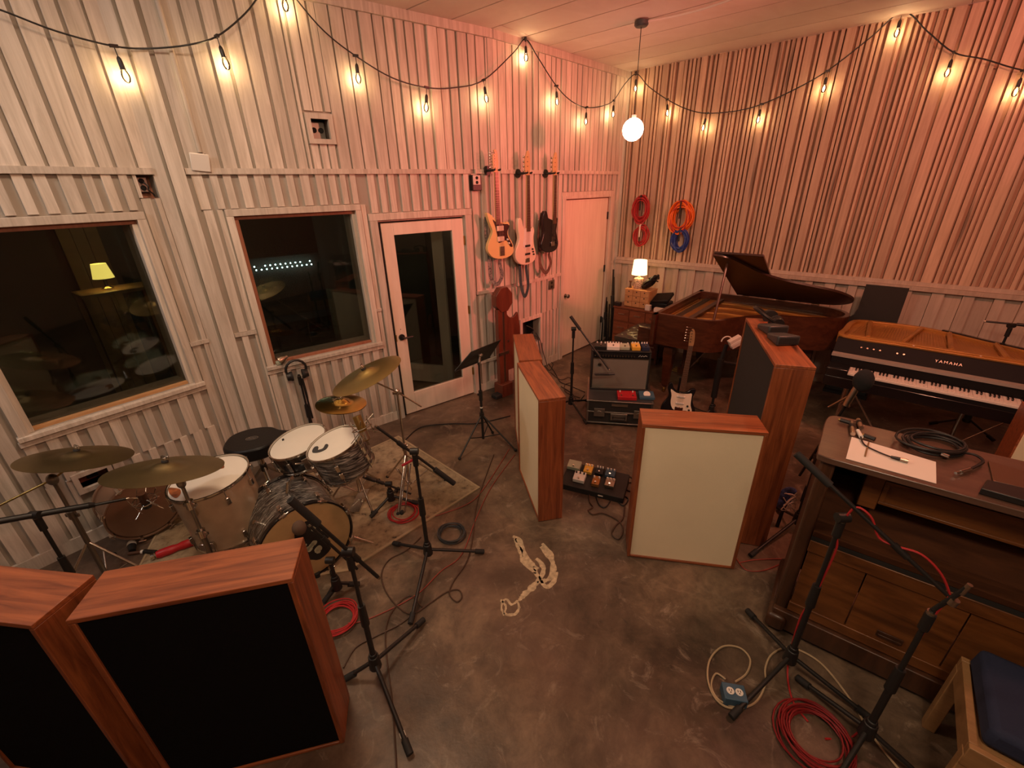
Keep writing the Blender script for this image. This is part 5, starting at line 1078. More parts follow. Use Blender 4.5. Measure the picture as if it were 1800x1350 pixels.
guitar('cream white bass guitar hanging in the middle of the three on the wall', M2, JB, None, -.58, HD4, .95, 'olyw', GB, ((-.015, -.735, .042, .012, 'blacklac'), (-.015, -.825, .042, .012, 'blacklac')), 'maple', 'rosew', 4, 'strapb', ((-.10, .03, -.44), (-.10, .05, -.7), (-.09, .03, -.98), (-.08, .02, -1.2), (-.04, .0, -1.32), (.02, .0, -1.2), (.0, .01, -1.0), (-.01, .0, -.95)), ((.07, -.78), (.08, -.81), (.09, -.84)), cat='guitar', bridge=(-.02, -.895, .035, .025), scale=.864, tuners=4, w_nut=.02, w_end=.031, guardm='whitep')
hanger('black guitar hanger holding the cream white bass', M2)
PB = [(-0.189,-0.392),(-0.146,-0.381),(-0.123,-0.421),(-0.111,-0.456),(-0.052,-0.478),(0,-0.492),(0.038,-0.466),(0.071,-0.475),(0.061,-0.549),(0.047,-0.62),(0.071,-0.692),(0.09,-0.763),(0.071,-0.82),(0.007,-0.851),(-0.087,-0.856),(-0.17,-0.841),(-0.229,-0.806),(-0.241,-0.749),(-0.212,-0.677),(-0.189,-0.606),(-0.203,-0.506)]
M3 = W3 @ Matrix.Translation((0.822, -.135, 2.419))
guitar('black bass guitar hanging rightmost, next to the white slab door', M3, PB, None, -.53, HD4, .85, 'blacklac', None, ((.0, -.66, .03, .014, 'dark'),), 'maple', 'rosew', 4, 'strapc', ((-.17, .03, -.40), (-.20, .05, -.6), (-.2, .04, -.85), (-.2, .02, -1.0), (-.12, .0, -1.10), (-.03, .0, -1.0), (-.05, .01, -.9), (-.06, .0, -.86)), ((.03, -.72), (.04, -.75)), bridge=(-.03, -.76, .035, .025), scale=.78, tuners=4, w_nut=.02, w_end=.031)
hanger('black guitar hanger holding the black bass', M3)
G0 = Vector((1.765,4.063,0))
SB = [(-.13, -.44), (-.105, -.43), (-.085, -.48), (-.05, -.51), (.0, -.525), (.05, -.51), (.085, -.475), (.125, -.465), (.13, -.50), (.115, -.56), (.125, -.62), (.16, -.70), (.165, -.77), (.12, -.83), (.0, -.85), (-.12, -.83), (-.17, -.76), (-.165, -.69), (-.13, -.62), (-.12, -.56), (-.14, -.50)]
SGd = [(-.10, -.50), (-.04, -.535), (.05, -.53), (.09, -.52), (.095, -.57), (.10, -.65), (.12, -.72), (.06, -.72), (-.04, -.73), (-.08, -.66), (-.085, -.57)]
HS = [(-.02, -.005), (.02, -.005), (.026, .03), (.024, .08), (.014, .14), (-.002, .165), (-.02, .16), (-.016, .145), (-.028, .13), (-.026, .06), (-.024, .02)]
MG = Matrix.Translation(G0 + Vector((.035, .03, .935 - .12))) @ Matrix.Rotation(R(-14), 4, 'Z') @ Matrix.Rotation(R(-12), 4, 'X') @ Matrix.Rotation(R(4), 4, 'Y')
guitar('dark guitar with pale guard on a floor stand behind the cream gobo', MG, [(x * 1.0, z * .93) for x, z in SB], None, -.47, HS, .8, 'blacklac', [(x * 1.08, z * .93) for x, z in SGd], ((.0, -.53, .04, .01, 'whitep'), (.0, -.60, .04, .01, 'whitep')), 'maple', 'rosew', 6, None, None, ((.08, -.62), (.1, -.66)), bridge=(0, -.66, .04, .02), guardm='olyw', headm='stool')
gs = T('guitar_stand', 'black tubular guitar stand under the guitar behind the cream gobo', 'stand', (G0.x, G0.y, 0))
B(MB().cyl((0, .10, .03), (.0, .06, .45), .012).cyl((-.14, -.12, .0 + .012), (0, .08, .22), .010).cyl((.14, -.12, .012), (0, .08, .22), .010).cyl((0, .26, .012), (0, .08, .22), .010), 'frame', M['black'], gs)
for s_ in (-1, 1): B(MB().tube([(s_ * .0, .07, .13), (s_ * .09, .05, .13), (s_ * .09, -.10, .02 + .11)], .011, 8), 'cradle_arm', M['rubber'], gs)
# ---------------------------------------------------------------- string of bulbs and globe
sl = T('string_light', 'black string of clear glowing bulbs swagged along the walls below the ceiling', 'string lights', (0, 0, 0))
bulb_g = glass_mat('bulb_glass', (1, .93, .8)); fil = mat('glowing_filament', (1, .8, .5), .5, emit=(1, .70, .38), es=380)
WIRE = [(-2.706,2.813,3.221), (-2.638,2.905,3.208), (-2.518,3.07,3.158), (-2.372,3.27,3.136), (-2.25,3.402,3.154), (-2.05,3.485,3.188), (-1.915,3.61,3.262), (-1.763,3.749,3.417), (-1.65,3.846,3.564), (-1.536,3.931,3.663), (-1.474,3.977,3.558), (-1.343,4.063,3.398), (-1.168,4.181,3.271), (-0.932,4.345,3.153), (-0.683,4.531,3.113), (-0.451,4.704,3.139), (-0.197,4.906,3.228), (0.097,5.138,3.49), (0.222,5.347,3.643), (0.349,5.465,3.523), (0.568,5.664,3.303), (0.767,5.857,3.186), (0.975,6.073,3.152), (1.222,6.329,3.202), (1.39,6.504,3.286), (1.544,6.636,3.476), (1.692,6.656,3.586), (1.833,6.559,3.432), (2.034,6.382,3.259), (2.236,6.205,3.126), (2.422,6.041,3.058), (2.673,5.82,3.046), (2.864,5.653,3.083), (3.081,5.462,3.179), (3.287,5.281,3.308), (3.505,5.09,3.525), (3.653,4.96,3.677), (3.817,4.816,3.494), (3.988,4.665,3.301), (4.152,4.521,3.216), (4.358,4.341,3.094), (4.612,4.117,3.001)]
B(MB().tube(cat_rom(WIRE, 5), .0055, 6), 'cord', M['black'], sl)
BP = [(-2.372,3.27,3.136), (-1.915,3.61,3.262), (-1.538,3.93,3.656), (-1.168,4.181,3.271), (-0.683,4.531,3.113), (-0.197,4.906,3.228), (0.222,5.347,3.638), (0.568,5.664,3.303), (0.975,6.073,3.152), (1.39,6.505,3.28), (1.687,6.66,3.581), (2.034,6.382,3.259), (2.422,6.041,3.058), (2.864,5.653,3.083), (3.288,5.28,3.303), (3.651,4.962,3.674), (3.991,4.663,3.3), (4.358,4.341,3.094)]
sock_m = MB().cyl((0, 0, 0), (0, 0, -.055), .003, n=6).lathe([(.006, -.05), (.012, -.06), (.014, -.075), (.014, -.11), (.016, -.112), (.016, -.116)], 12)
sock_m = sock_m.bb(-.022, .022, -.008, .008, -.008, .01); sock_me = mesh(sock_m, 'bulb_socket')
bulb_me = mesh(MB().lathe([(.012, -.116), (.018, -.128), (.023, -.145), (.0225, -.16), (.016, -.178), (.006, -.186), (.002, -.187)], 14), 'bulb'); fil_me = mesh(MB().ell((0, 0, -.150), (.007, .007, .02), 8), 'filament')
sock_me.materials.append(M['black']); bulb_me.materials.append(bulb_g); fil_me.materials.append(fil)
for p in BP:
    s_ = bpy.data.objects.new('bulb_socket', sock_me); C.objects.link(s_); s_.parent = sl; s_.location = p; s_.rotation_euler = (rnd.uniform(-.12, .12), rnd.uniform(-.12, .12), rnd.uniform(0, 3))
    for nm, me_ in (('bulb', bulb_me), ('filament', fil_me)):
        q = bpy.data.objects.new(nm, me_); C.objects.link(q); q.parent = s_
for p in ((0.22,5.305,3.641), (3.671,4.99,3.698), (1.7,6.722,3.618), (-1.55,3.97,3.683)): B(MB().ell(p, (.014, .014, .014), 8), 'wall_hook', M['black'], sl)
PC = Vector((1.252,4.893,3.64)); GC = Vector((1.249,4.894,2.79))
pd = T('pendant_lamp', 'glowing white globe pendant hanging on a thin black cord near the corner', 'lamp', PC)
B(MB().lathe([(.001, 0), (.062, 0), (.062, -.03), (.05, -.042), (.001, -.045)], 28), 'ceiling_canopy', M['greyc'], pd); dz = GC.z - PC.z
B(MB().cyl((0, 0, -.04), (0, 0, dz + .11), .0035, n=6), 'cord', M['black'], pd); B(MB().cyl((0, 0, dz + .09), (0, 0, dz + .125), .022, n=14), 'collar', M['hvac'], pd)
B(MB().ell((0, 0, dz), (.102, .102, .102), 32), 'globe', mat('lit_opal_globe', (1, .9, .8), .4, emit=(1, .68, .50), es=14), pd)
cd = tag(B(MB().tube(cat_rom([PC + Vector(v) for v in ((.05, -.03, -.012), (.25, -.12, -.006), (.5, -.36, -.008), (.9, -.95, -.008), (1.5, -1.8, -.008))]), .009, 8), 'conduit', M['hvac']), 'pale conduit running along the ceiling from the pendant canopy', 'conduit')
# ---------------------------------------------------------------- things on the walls
wp = T('wireless_access_point', 'square white device tilted on the wall at the end of a conduit', 'device', M=W2 @ Matrix.Translation((0.294, -.03, 2.515)))
B(MB(Matrix.Rotation(R(6), 4, 'Y') @ Matrix.Rotation(R(12), 4, 'X')).bb(-.058, .058, -.03, -.008, -.058, .058), 'body', M['whitep'], wp, bev=.006); B(MB().cyl((.04, -.034, .045), (.04, -.02, .045), .006), 'fixing', M['black'], wp); B(MB().bb(-.04, .04, -.012, .03, -.04, .04), 'bracket', M['hvac'], wp)
tag(B(MB(W2).tube([(0.311, -.034, 2.575), (0.311, -.034, 3.64)], .016, 10), 'conduit', M['board']), 'painted vertical conduit above the square white device', 'conduit')
def wall_coil(name, label, s_, z, rx, rz, mats, n, seed, group='cable coils on the slatted wall', tie=None):
    t = T(name, label, 'cable coil', M=WR @ Matrix.Translation((s_, -.125, z)), group=group); r = random.Random(seed)
    for m_, k0, k1 in mats:
        for k in range(k0, k1):
            a0 = r.uniform(0, 6.28); ex, ez = rx * r.uniform(.62, 1.05), rz * r.uniform(.66, 1.05); dx, dz = r.uniform(-.02, .02), r.uniform(-.03, .01); dy = r.uniform(-.045, .025)
            B(MB().tube([(dx + ex * math.cos(a0 + i * .2618), dy + .012 * math.sin(i * .7 + k), dz + ez * math.sin(a0 + i * .2618)) for i in range(24)], .0088, 6, True), 'cable_loop', M[m_], t)
    if tie: B(MB().bb(-.008, .008, -.06, -.052, -.02, rz * .98).bb(-.008, .008, -.05, .05, rz * .93, rz * 1.02), 'tie_strap', M[tie], t)
    B(MB().cyl((0, .06, rz * .9), (0, -.05, rz * .88), .007), 'wall_peg', M['steel'], t)
wall_coil('cable_coil', 'thick dark red cable coil hanging upper left on the slatted wall', 0.44, 1.987,   .12, .175, (('red', 0, 18),), 18, 1, tie='blackc')
wall_coil('cable_coil', 'small red cable coil with white tie directly above the table lamp', 0.469, 1.638, .10, .145, (('red', 0, 7),), 7, 2, tie='whitep')
wall_coil('cable_coil', 'bright orange cable coil hanging on the slatted wall above the blue one', 1.008, 1.893, .145, .20, (('orange', 0, 18), ('red', 18, 20)), 18, 3, tie='blackc')
wall_coil('cable_coil', 'blue cable coil hanging on the slatted wall below the orange one', 1.044, 1.608, .115, .15, (('blue', 0, 12),), 12, 4, tie='greyc')
# ---------------------------------------------------------------- cables on the floor
def cable(name, label, pts, r, m, cat='cable', k=6, plug=None):
    o = tag(B(MB().tube(cat_rom([(p[0], p[1], p[2] if len(p) > 2 and p[2] > r else r + .001) for p in pts], k), r, 6), name, M[m]), label, cat)
    return o
def coil(name, label, c, rad, n, m, seed, r=.0042, z0=.004, sq=1.0, tail=None):
    rr = random.Random(seed); t = T(name, label, 'cable coil', (c[0], c[1], 0))
    for k in range(n):
        ra, dx, dy = rad * rr.uniform(.72, 1.05), rr.uniform(-.1, .1) * rad, rr.uniform(-.1, .1) * rad
        B(MB().tube([(dx + ra * math.cos(i * .2618), dy + ra * sq * math.sin(i * .2618), z0 + r + k * r * .8 + .004 * math.sin(i * .8 + k)) for i in range(24)], r, 6, True), 'cable_loop', M[m], t)
    if tail: B(MB().tube(cat_rom([(x - c[0], y - c[1], z0 + r + .002) for x, y in tail], 6), r, 6), 'cable_tail', M[m], t)
    return t
coil('cable_coil', 'red cable coil on the rug beside the chrome stand', (-0.866,2.648,0), .115, 6, 'red', 5, z0=.010)
coil('cable_coil', 'dark grey cable coil on bare concrete right of the rug', (-0.467,2.417,0), .098, 8, 'greyc', 6)
coil('cable_coil', 'red cable coil behind the cedar gobo by the bass drum', (-1.06,1.755,0), .125, 7, 'red', 7)
coil('cable_coil', 'shade darkened red heap of cable at the feet of the nearest stand', (1.324,1.098,0), .15, 12, 'shadedred', 8)
cable('cable', 'brown cable looping from the rug edge across the open floor', [(-0.189,3.443,0), (-0.299,2.794,0), (-0.309,2.417,0), (-0.331,2.18,0), (-0.405,2.01,0), (-0.422,1.912,0), (-0.37,1.854,0), (-0.342,1.889,0), (-0.368,1.94,0), (-0.441,1.925,0), (-0.535,1.847,0), (-0.626,1.78,0), (-0.722,1.829,0), (-0.827,1.945,0), (-0.888,2.079,0), (-0.868,2.197,0), (-0.766,2.28,0), (-0.688,2.402,0)], .0045, 'brownc')
cable('cable', 'brown cable lying behind the lowest boom stand toward the bottom edge', [(-0.576,1.824,0), (-0.669,1.907,0), (-0.75,1.802,0), (-0.758,1.675,0), (-0.71,1.51,0), (-0.624,1.284,0), (-0.534,0.991,0)], .0045, 'brownc')
cable('cable', 'brown cable curving from the cedar gobo foot to the long cable', [(-0.929,1.47,0), (-0.9,1.578,0), (-0.808,1.642,0), (-0.694,1.708,0), (-0.633,1.765,0)], .0045, 'brownc')
cable('cable', 'red cable stretched from the rug corner toward the red coil', [(0.01,3.434,0), (-0.19,2.973,0), (-0.296,2.596,0), (-0.375,2.231,0), (-0.5,2.09,0), (-0.604,1.938,0), (-0.724,1.84,0), (-0.902,1.743,0), (-0.992,1.731,0)], .0038, 'dullred')
cable('cable', 'thin red cable from the rug coil to the gobo pair', [(-0.742,2.581,0), (-0.577,2.638,0), (-0.366,2.762,0), (-0.26,2.938,0), (-0.122,3.302,0), (-0.043,3.534,0)], .004, 'dullred')
cable('cable', 'black cable running from the crash cymbal stand past the music stand', [(-1.091,3.738,0), (-0.977,3.993,0), (-0.682,4.051,0), (-0.377,4.048,0), (-0.028,4.195,0)], .006, 'blackc')
cable('cable', 'brown cable knotted in loops before the pedal board', [(0.646,3.017,0), (0.596,2.761,0), (0.609,2.679,0), (0.567,2.641,0), (0.594,2.595,0), (0.674,2.605,0), (0.766,2.527,0), (0.786,2.437,0), (0.734,2.337,0), (0.691,2.383,0), (0.739,2.468,0), (0.812,2.544,0), (0.86,2.683,0)], .0055, 'brownc')
cable('cable', 'black plug ended cable beside the pedal board and cream gobo', [(0.659,2.829,0), (0.663,2.703,0), (0.711,2.675,0), (0.794,2.788,0), (0.863,2.806,0), (0.907,2.763,0), (0.847,2.683,0), (0.808,2.766,0)], .005, 'blackc')
cable('cable', 'brown cable leaving the right end of the pedal board', [(0.914,3.062,0), (0.988,3.059,0), (1.02,2.979,0), (0.94,2.966,0), (0.9,2.922,0), (0.941,2.861,0), (0.993,2.845,0)], .005, 'brownc')
cable('cable', 'black cable spreading from the wall hole to the amplifier case', [(0.461,5.718,0), (0.519,5.462,0), (0.59,5.71,0), (0.517,5.803,0), (0.583,5.398,0), (0.624,5.075,0), (0.719,4.964,0), (0.886,4.753,0)], .005, 'blackc')
cable('cable', 'dark cable on the floor between the gobo pair and the amp case', [(0.615,4.935,0), (0.724,4.731,0), (0.767,4.513,0), (0.867,4.675,0)], .005, 'blackc')
cable('cable', 'brown cable looped on the floor left of the amplifier stand', [(0.529,5.401,0), (0.632,5.147,0), (0.752,5.214,0), (0.769,5.066,0), (0.671,4.984,0), (0.659,4.767,0), (0.807,4.601,0)], .0045, 'brownc')
cable('cable', 'black lead hanging from the wall hole down to the floor', [(0.334,5.507,0.535), (0.398,5.544,0.402), (0.44,5.574,0.226), (0.48,5.572,0.092), (0.5,5.608,0)], .005, 'blackc')
cable('cable', 'black lead bundled inside the framed wall hole', [(0.206,5.489,0.646), (0.307,5.55,0.562), (0.244,5.514,0.496), (0.352,5.539,0.469), (0.382,5.527,0.327), (0.407,5.539,0.14), (0.445,5.612,0)], .006, 'greyc')
cable('cable', 'black cable from the stand before the grand to the dark guitar', [(2.03,4.301,0), (2.085,4.216,0), (2.149,4.159,0)], .005, 'blackc')
cable('cable', 'red cable under the stand between tall gobo and upright', [(1.473,2.172,0), (1.485,2.042,0), (1.61,2.034,0), (1.785,2.113,0), (1.599,2.119,0), (1.476,2.099,0)], .004, 'dullred')
cable('cable', 'red microphone cable wrapped around the stand over the outlet box', [(1.638,1.134,0.846), (1.601,1.17,0.931), (1.55,1.22,0.982), (1.497,1.272,0.975), (1.458,1.31,0.983), (1.427,1.341,1.059), (1.391,1.376,1.082), (1.375,1.391,1.031), (1.37,1.397,0.919), (1.379,1.387,0.831), (1.369,1.397,0.54), (1.355,1.411,0.369), (1.369,1.397,0.048), (1.321,1.264,0), (1.336,1.166,0)], .0045, 'red')
cable('cable', 'red cable running down the stand nearest the bench', [(1.516,1.057,0.951), (1.51,1.065,0.838), (1.507,1.07,0.626), (1.504,1.074,0.349), (1.504,1.105,0), (1.37,1.097,0)], .0045, 'red')
ob = T('outlet_box', 'blue metal box with white double outlet on the floor by the boom stand', 'outlet box', (1.039,1.276,0), R(-12))
B(MB().bb(-.052, .052, -.04, .04, 0, .055), 'box', M['bluebox'], ob, bev=.004)
for x in (-.02, .02):
    q = B(MB().cyl((x, 0, .055), (x, 0, .058), .0175, n=20), 'socket', M['whitep'], ob); B(MB().bb(x - .007, x - .004, -.002, .008, .058, .0588).bb(x + .004, x + .007, -.002, .008, .058, .0588).cyl((x, -.008, .058), (x, -.008, .0588), .003, n=8), 'slot', M['dark'], q)
cable('extension_cord', 'tan extension cord coiled around the blue outlet box', [(1.086,1.35,0), (1.163,1.39,0), (1.218,1.462,0), (1.194,1.524,0), (1.106,1.533,0), (1.01,1.467,0), (0.955,1.367,0), (0.955,1.273,0), (1.01,1.231,0), (1.128,1.249,0), (1.228,1.333,0), (1.274,1.416,0), (1.353,1.489,0), (1.467,1.517,0), (1.568,1.438,0), (1.597,1.271,0), (1.588,1.081,0), (1.626,0.892,0)], .005, 'tancable', 'cord')
cable('extension_cord', 'second tan loop of cord lying left of the blue outlet box', [(1.044,1.364,0), (1.008,1.393,0), (0.961,1.339,0), (0.962,1.278,0), (1.003,1.246,0), (1.05,1.23,0)], .0045, 'tancable', 'cord')
# ---------------------------------------------------------------- things on the tall gobo and the upright piano
GM = XF[G.name]
h2 = T('headphones', 'black headphones lying at the far end of the tall gobo top', 'headphones', M=GM @ Matrix.Translation((-.36, .0, 1.341)))
headphones(h2, Matrix.Translation((-.0, 0, .062)) @ Matrix.Rotation(R(58), 4, 'X') @ Matrix.Rotation(R(10), 4, 'Y') @ Matrix.Scale(1.15, 4))
for x, y, rz, lb in ((-.15, .0, 20, 'farther of two black open ended boxes on the tall gobo'), (.07, .015, 16, 'nearer of two black open ended boxes on the tall gobo')):
    k_ = T('open_box', lb, 'box', M=GM @ Matrix.Translation((x, y, 1.341)) @ Matrix.Rotation(R(108 - 14 + rz), 4, 'Z'))
    B(MB().add([(-.08, -.08, 0), (.07, -.08, 0), (.085, .10, 0), (-.04, .10, 0), (-.08, -.08, .07), (.07, -.08, .065), (.085, .10, .03), (-.04, .10, .035)], [(0, 3, 2, 1), (4, 5, 6, 7), (0, 1, 5, 4), (1, 2, 6, 5), (2, 3, 7, 6), (3, 0, 4, 7)]), 'shell', M['greyc'], k_, bev=.012)
    B(MB().prism([(-.066, .014), (.056, .014), (.056, .052), (-.066, .056)], -.083, -.0795), 'opening', M['dark'], k_, bev=.004)
UM = XF[u.name]; UI = UM.inverted()
pp = T('paper_sheet', 'large white sheet of paper lying on the upright piano top', 'paper', (0, 0, 0))
B(MB().slab([p[:2] for p in ((1.507,1.631,1.142), (1.744,1.439,1.142), (1.877,1.588,1.142), (1.664,1.811,1.142))], 1.1412, 1.1425), 'sheet', M['paper'], pp, smooth=False)
tag(B(MB().tube([(1.599,1.639,1.147), (1.648,1.693,1.147), (1.7,1.75,1.147)], .0035, 6), 'pencil_stub', M['stool']), 'short brown pencil stub on the white paper sheet', 'pencil')
cl_ = T('cable_coil', 'thick black cable coil with silver plug on the upright piano top', 'cable coil', (1.968,1.705,1.145))
rr = random.Random(12)
for k in range(7):
    ra = .105 * rr.uniform(.8, 1.12); dx, dy = rr.uniform(-.015, .015), rr.uniform(-.015, .015)
    B(MB().tube([(dx + ra * 1.2 * math.cos(i * .2618), dy + ra * .9 * math.sin(i * .2618), .005 + k * .0045 + .004 * math.sin(i * .6 + k)) for i in range(24)], .0058, 6, True), 'cable_loop', M['blackc'], cl_)
o0 = Vector((1.968,1.705,1.145))
B(MB().cyl(Vector((1.918,1.615,1.165)) - o0, Vector((1.93,1.592,1.165)) - o0, .009), 'plug', M['chrome'], cl_)
B(MB().tube(cat_rom([Vector(p) - o0 for p in ((2.034,1.639,1.155), (2.074,1.614,1.155), (2.055,1.562,1.155), (1.949,1.512,1.155))], 5), .006, 6), 'cable_tail', M['blackc'], cl_)
B(MB().cyl(Vector((1.949,1.512,1.155)) - o0, Vector((1.89,1.494,1.155)) - o0, .009).cyl(Vector((1.899,1.498,1.155)) - o0, Vector((1.864,1.487,1.155)) - o0, .006), 'plug', M['chrome'], cl_)
ad = T('adapter_cable', 'short black adapter cable with silver plug crossing the white paper', 'cable', (0, 0, 0))
B(MB().tube(cat_rom([(1.688,1.789,1.155), (1.663,1.728,1.149), (1.681,1.664,1.149), (1.703,1.624,1.15)], 5), .0035, 6), 'lead', M['blackc'], ad)
B(MB().cyl((1.699,1.62,1.153), (1.724,1.601,1.153), .006, .0085, 10), 'boot', M['black'], ad); B(MB().cyl((1.724,1.601,1.153), (1.746,1.583,1.153), .0085, n=12), 'plug', M['nickel'], ad)
B(MB().cyl((1.717,1.847,1.155), (1.69,1.788,1.155), .009), 'connector', M['whitep'], ad)
for i, (a, c, lb) in enumerate((((1.747,1.931,1.155), (1.669,1.816,1.155), 'silver connector with black ring at the left of the piano top'), ((1.798,1.953,1.155), (1.753,1.873,1.155), 'silver connector beside the adapter cable on the piano top'))):
    a = Vector(a); c = Vector(c); t = T('connector', lb, 'connector', (a.x, a.y, 1.1405), 0, 'connectors on the piano top'); o_ = Vector((a.x, a.y, 1.1405))
    B(MB().cyl(a - o_, c - o_, .0105, n=12), 'barrel', M['nickel'], t); B(MB().cyl(a + (c - a) * .25 - o_, a + (c - a) * .45 - o_, .0125, n=12), 'ring', M['black'], t)
for a, c, lb in (((1.707,1.957,1.155), (1.735,1.926,1.155), 'small black clip left of the silver connectors on the piano top'), ((1.715,1.803,1.155), (1.739,1.765,1.155), 'small black clip right of the adapter cable on the piano top')):
    a = Vector(a); c = Vector(c); o_ = Vector((a.x, a.y, 1.1405)); t = T('clip', lb, 'clip', o_, 0, 'clips on the piano top'); d = (c - a).normalized()
    B(MB().cyl(a - o_, c - o_, .011, n=8), 'body', M['black'], t); B(MB().cyl(a - d * .008 - o_, a - o_, .007, n=8), 'tip', M['brass'], t)
fo = T('folder', 'dark folder standing half open on the right of the piano top', 'folder', (0, 0, 0))
B(MB().slab([p[:2] for p in ((1.849,1.37,1.142), (1.998,1.242,1.142), (2.087,1.319,1.142), (1.927,1.424,1.142))], 1.141, 1.17), 'lower_block', M['black'], fo, bev=.004)
a, c = Vector((2.076,1.568,1.15)), Vector((1.959,1.423,1.142))
B(MB().slab([p[:2] for p in ((2.098,1.579,1.142), (2.224,1.439,1.142), (2.116,1.345,1.142), (1.976,1.438,1.142))], 1.141, 1.150), 'cover', M['rosew'], fo, bev=.002)
sk = T('speaker_cabinet', 'cream speaker cabinet with dark round hole behind the upright at the right edge', 'speaker', (3.13, 2.27, 0), R(-42))
B(MB().bb(0, .5, -.02, .3, 0, .95), 'cabinet', M['cedarx'], sk, bev=.004); B(MB().bb(.008, .492, -.034, -.02, .01, .94), 'baffle', M['cream'], sk, bev=.002)
for z in (.3, .66): B(MB().cyl((.17, -.045, z), (.17, -.034, z), .085, n=28), 'driver', M['black'], sk)
bc = T('cloth_bundle', 'blue and white patterned cloth bundle on the stand beside the tall gobo', 'cloth', (1.911,2.427,0))
rr = random.Random(9); zz = (1.907,2.43,0.272)[2]
vv = []; 
mb = MB(Matrix.Translation(Vector((1.907,2.43,0.272)) - Vector((1.911,2.427,0))))
for (x, y, z, sx, sz) in ((0, 0, 0, .045, .07), (.03, .01, .03, .05, .035), (-.02, 0, -.05, .04, .05), (.02, -.01, -.03, .035, .05)): mb.ell((x, y, z), (sx, .03, sz), 12)
B(mb, 'folds', M['bluecloth'], bc); mb = MB(Matrix.Translation(Vector((1.907,2.43,0.272)) - Vector((1.911,2.427,0))))
for k in range(8):
    mb.tube(cat_rom([(rr.uniform(-.05, .07), -.035 - rr.uniform(0, .01), rr.uniform(-.11, .08)) for i in range(4)], 5), .0035, 5)
B(mb, 'white_cord', M['whitep'], bc); B(MB().cyl((0, 0, 0), (.01, 0, zz - .05), .012), 'support', M['black'], bc)
# little things by the drum stands on the floor
rt = T('red_can', 'red metal bottle lying on the rug under the ride cymbal', 'bottle', (-2.396,2.333,0), R(35))
B(MB(Matrix.Rotation(R(90), 4, 'Y')).lathe([(.001, -.12), (.024, -.12), (.03, -.10), (.03, -.03), (.024, .0), (.03, .03), (.03, .09), (.022, .12), (.001, .125)], 18, Matrix.Translation((-.032, 0, 0))), 'body', M['redplastic'], rt); B(MB().cyl((-.13, 0, .032), (-.15, 0, .032), .022, n=14), 'cap', M['chrome'], rt)
br = T('brush', 'small white headed black brush on the rug near the spare drum', 'brush', (-2.758,2.377,0), R(-50))
B(MB().ell((0, 0, .028), (.035, .028, .028)), 'head', M['whitep'], br); B(MB().cyl((.02, 0, .03), (.075, 0, .022), .026, .02, 12), 'handle', M['black'], br)
hm = T('hammer', 'brown and black handled tool lying on the rug behind the gobo', 'tool', (-2.628,2.32,0), R(10))
B(MB().cyl((-.1, 0, .014), (.0, 0, .014), .012), 'handle', M['rosew'], hm); B(MB().cyl((.0, 0, .014), (.09, -.03, .016), .016), 'grip', M['black'], hm); B(MB().cyl((-.02, 0, .014), (.0, 0, .014), .0135), 'ferrule', M['whitep'], hm)
sp_ = [[(-0.015,2.385),(0.021,2.361),(0.068,2.217),(0.103,2.132),(0.139,2.093)], [(-0.007,2.373),(0.019,2.27),(0.055,2.168),(0.111,2.071)], [(0.179,2.291),(0.228,2.212),(0.24,2.09),(0.206,2.009),(0.151,2.002)], [(0.143,2.165),(0.175,2.078),(0.131,1.981),(0.094,1.952),(0.056,1.898),(0.009,1.859)], [(0.112,2.094),(0.144,2.011),(0.184,1.957),(0.237,1.991),(0.258,2.053)], [(0.009,1.859),(-0.033,1.832),(-0.068,1.869),(-0.089,1.85),(-0.095,1.795),(-0.061,1.764),(-0.017,1.771),(0.007,1.808),(0.002,1.847)], [(-0.103,1.858),(-0.068,1.818),(-0.088,1.765)]]
ps = MB(); rr = random.Random(4)
for k, L_ in enumerate(sp_):
    for j in range(4 if k < 5 else 2):
        pts = cat_rom([(x + rr.uniform(-.008, .008) * j, y + rr.uniform(-.008, .008) * j, .0) for x, y in L_], 5); vs = []
        for i, p in enumerate(pts):
            d = (pts[min(i + 1, len(pts) - 1)] - pts[max(i - 1, 0)]).normalized(); w_ = Vector((-d.y, d.x, 0)) * (.0105 if k < 5 else .006) * rr.uniform(.5, 1.3); vs += [p - w_ + Vector((0, 0, .0006 + .0002 * j)), p + w_ + Vector((0, 0, .0006 + .0002 * j))]
        ps.add(vs, [(2 * i, 2 * i + 1, 2 * i + 3, 2 * i + 2) for i in range(len(pts) - 1)])
B(ps, 'paint_spill', mat('dried_glue', (.46, .36, .23), .7, var=.3, vs=40), floor)['kind'] = 'stuff'
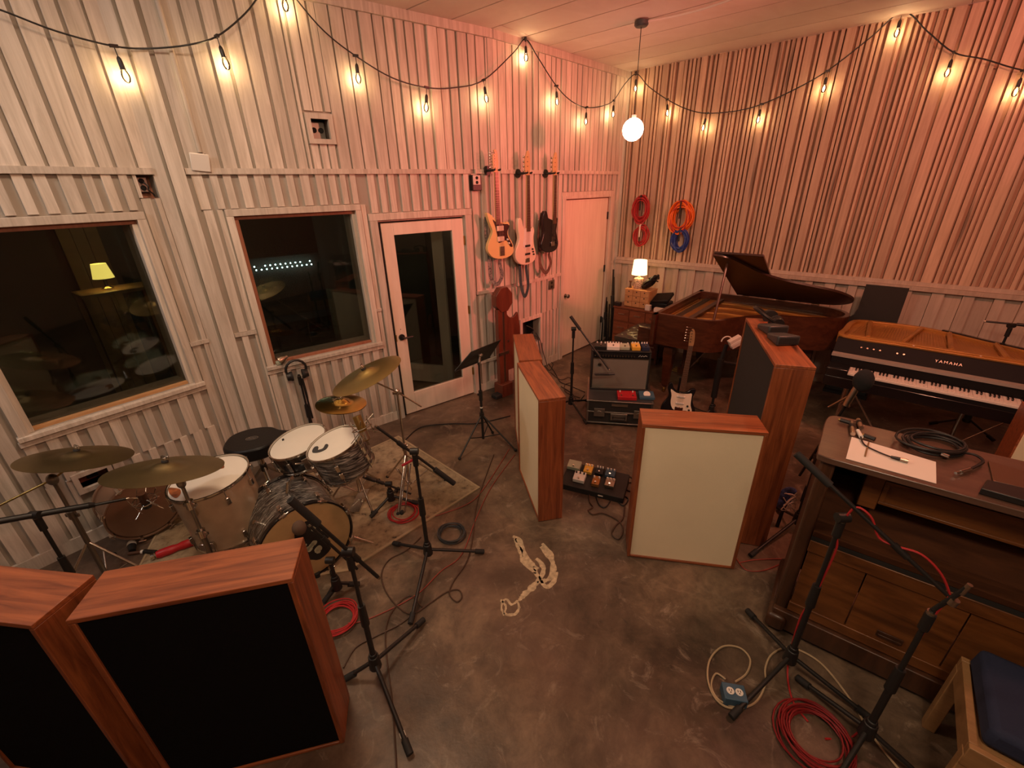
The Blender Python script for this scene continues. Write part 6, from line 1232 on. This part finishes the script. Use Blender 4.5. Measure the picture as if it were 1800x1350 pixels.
# ---------------------------------------------------------------- control room seen through the windows
KL = Vector((-4.031,4.389,1.631))
ks = T('side_table', 'dim shelf table behind the large window pane carrying the yellow lamp', 'table', (KL.x, KL.y, 0), R(54))
B(MB().bb(-.25, .35, -.2, .2, KL.z - .20, KL.z - .17), 'table_top', M['stool'], ks)
for x in (-.22, .32):
    for y in (-.17, .17): B(MB().bb(x - .02, x + .02, y - .02, y + .02, 0, KL.z - .20), 'leg', M['stool'], ks)
kl = T('desk_lamp', 'yellow shaded lamp glowing behind the large window pane', 'lamp', (KL.x, KL.y, KL.z - .17))
B(MB().lathe([(.05, 0), (.05, .015), (.015, .03), (.012, .13)], 16), 'base', M['chrome'], kl); B(MB().lathe([(.085, .11), (.06, .25), (.058, .25), (.083, .11)], 24, close=False), 'lamp_shade', mat('yellow_lit_shade', (.8, .6, .2), .7, emit=(1, .62, .13), es=2.4), kl)
B(MB().ell((0, 0, .17), (.02, .02, .028)), 'bulb', mat('desk_bulb', (1, .8, .5), .5, emit=(1, .7, .3), es=60), kl)
KP = Vector((-4.518,4.824,1.794))
kp = T('timber_post', 'pale timber boards lit by the lamp behind the large window', 'post', (KP.x, KP.y, 0), R(54))
for k in range(3): B(MB().bb(-.16 + k * .11, -.055 + k * .11, -.02, .02, 0, 2.7), 'board', M['stool'], kp)
KD = Vector((-2.983,5.934,1.412))
kd = T('mixing_console', 'dark console with two rows of white lights behind the smaller window', 'console', (KD.x, KD.y, 0), math.atan2(0.598, 0.801))
B(MB().bb(-.75, .75, -.35, .45, .0, .75), 'desk', M['dark'], kd); B(MB().add([(-.7, .05, .75), (.7, .05, .75), (.7, .1, KD.z + .12), (-.7, .1, KD.z + .12), (-.7, .2, .75), (.7, .2, .75), (.7, .2, KD.z + .12), (-.7, .2, KD.z + .12)], [(0, 1, 2, 3), (2, 6, 7, 3), (0, 3, 7, 4), (1, 5, 6, 2), (4, 7, 6, 5)]), 'meter_bridge', M['night'], kd, smooth=False)
led = mat('white_led', (.9, 1, 1), .5, emit=(.75, .95, 1), es=22)
for j in range(2):
    for i in range(12):
        if (i, j) in ((10, 0), (1, 0)): continue
        B(MB().ell((-.36 + i * .062 + (.012 if j else 0), .03, KD.z - .045 * j + .03), (.009, .009, .009), 8), 'indicator_light', led, kd)
for o in bpy.data.objects:
    if o.type == 'MESH' and o.parent is None and o.name.split('.')[0] in ('cable', 'extension_cord') and 'group' not in o: o['group'] = 'loose cables on the floor'
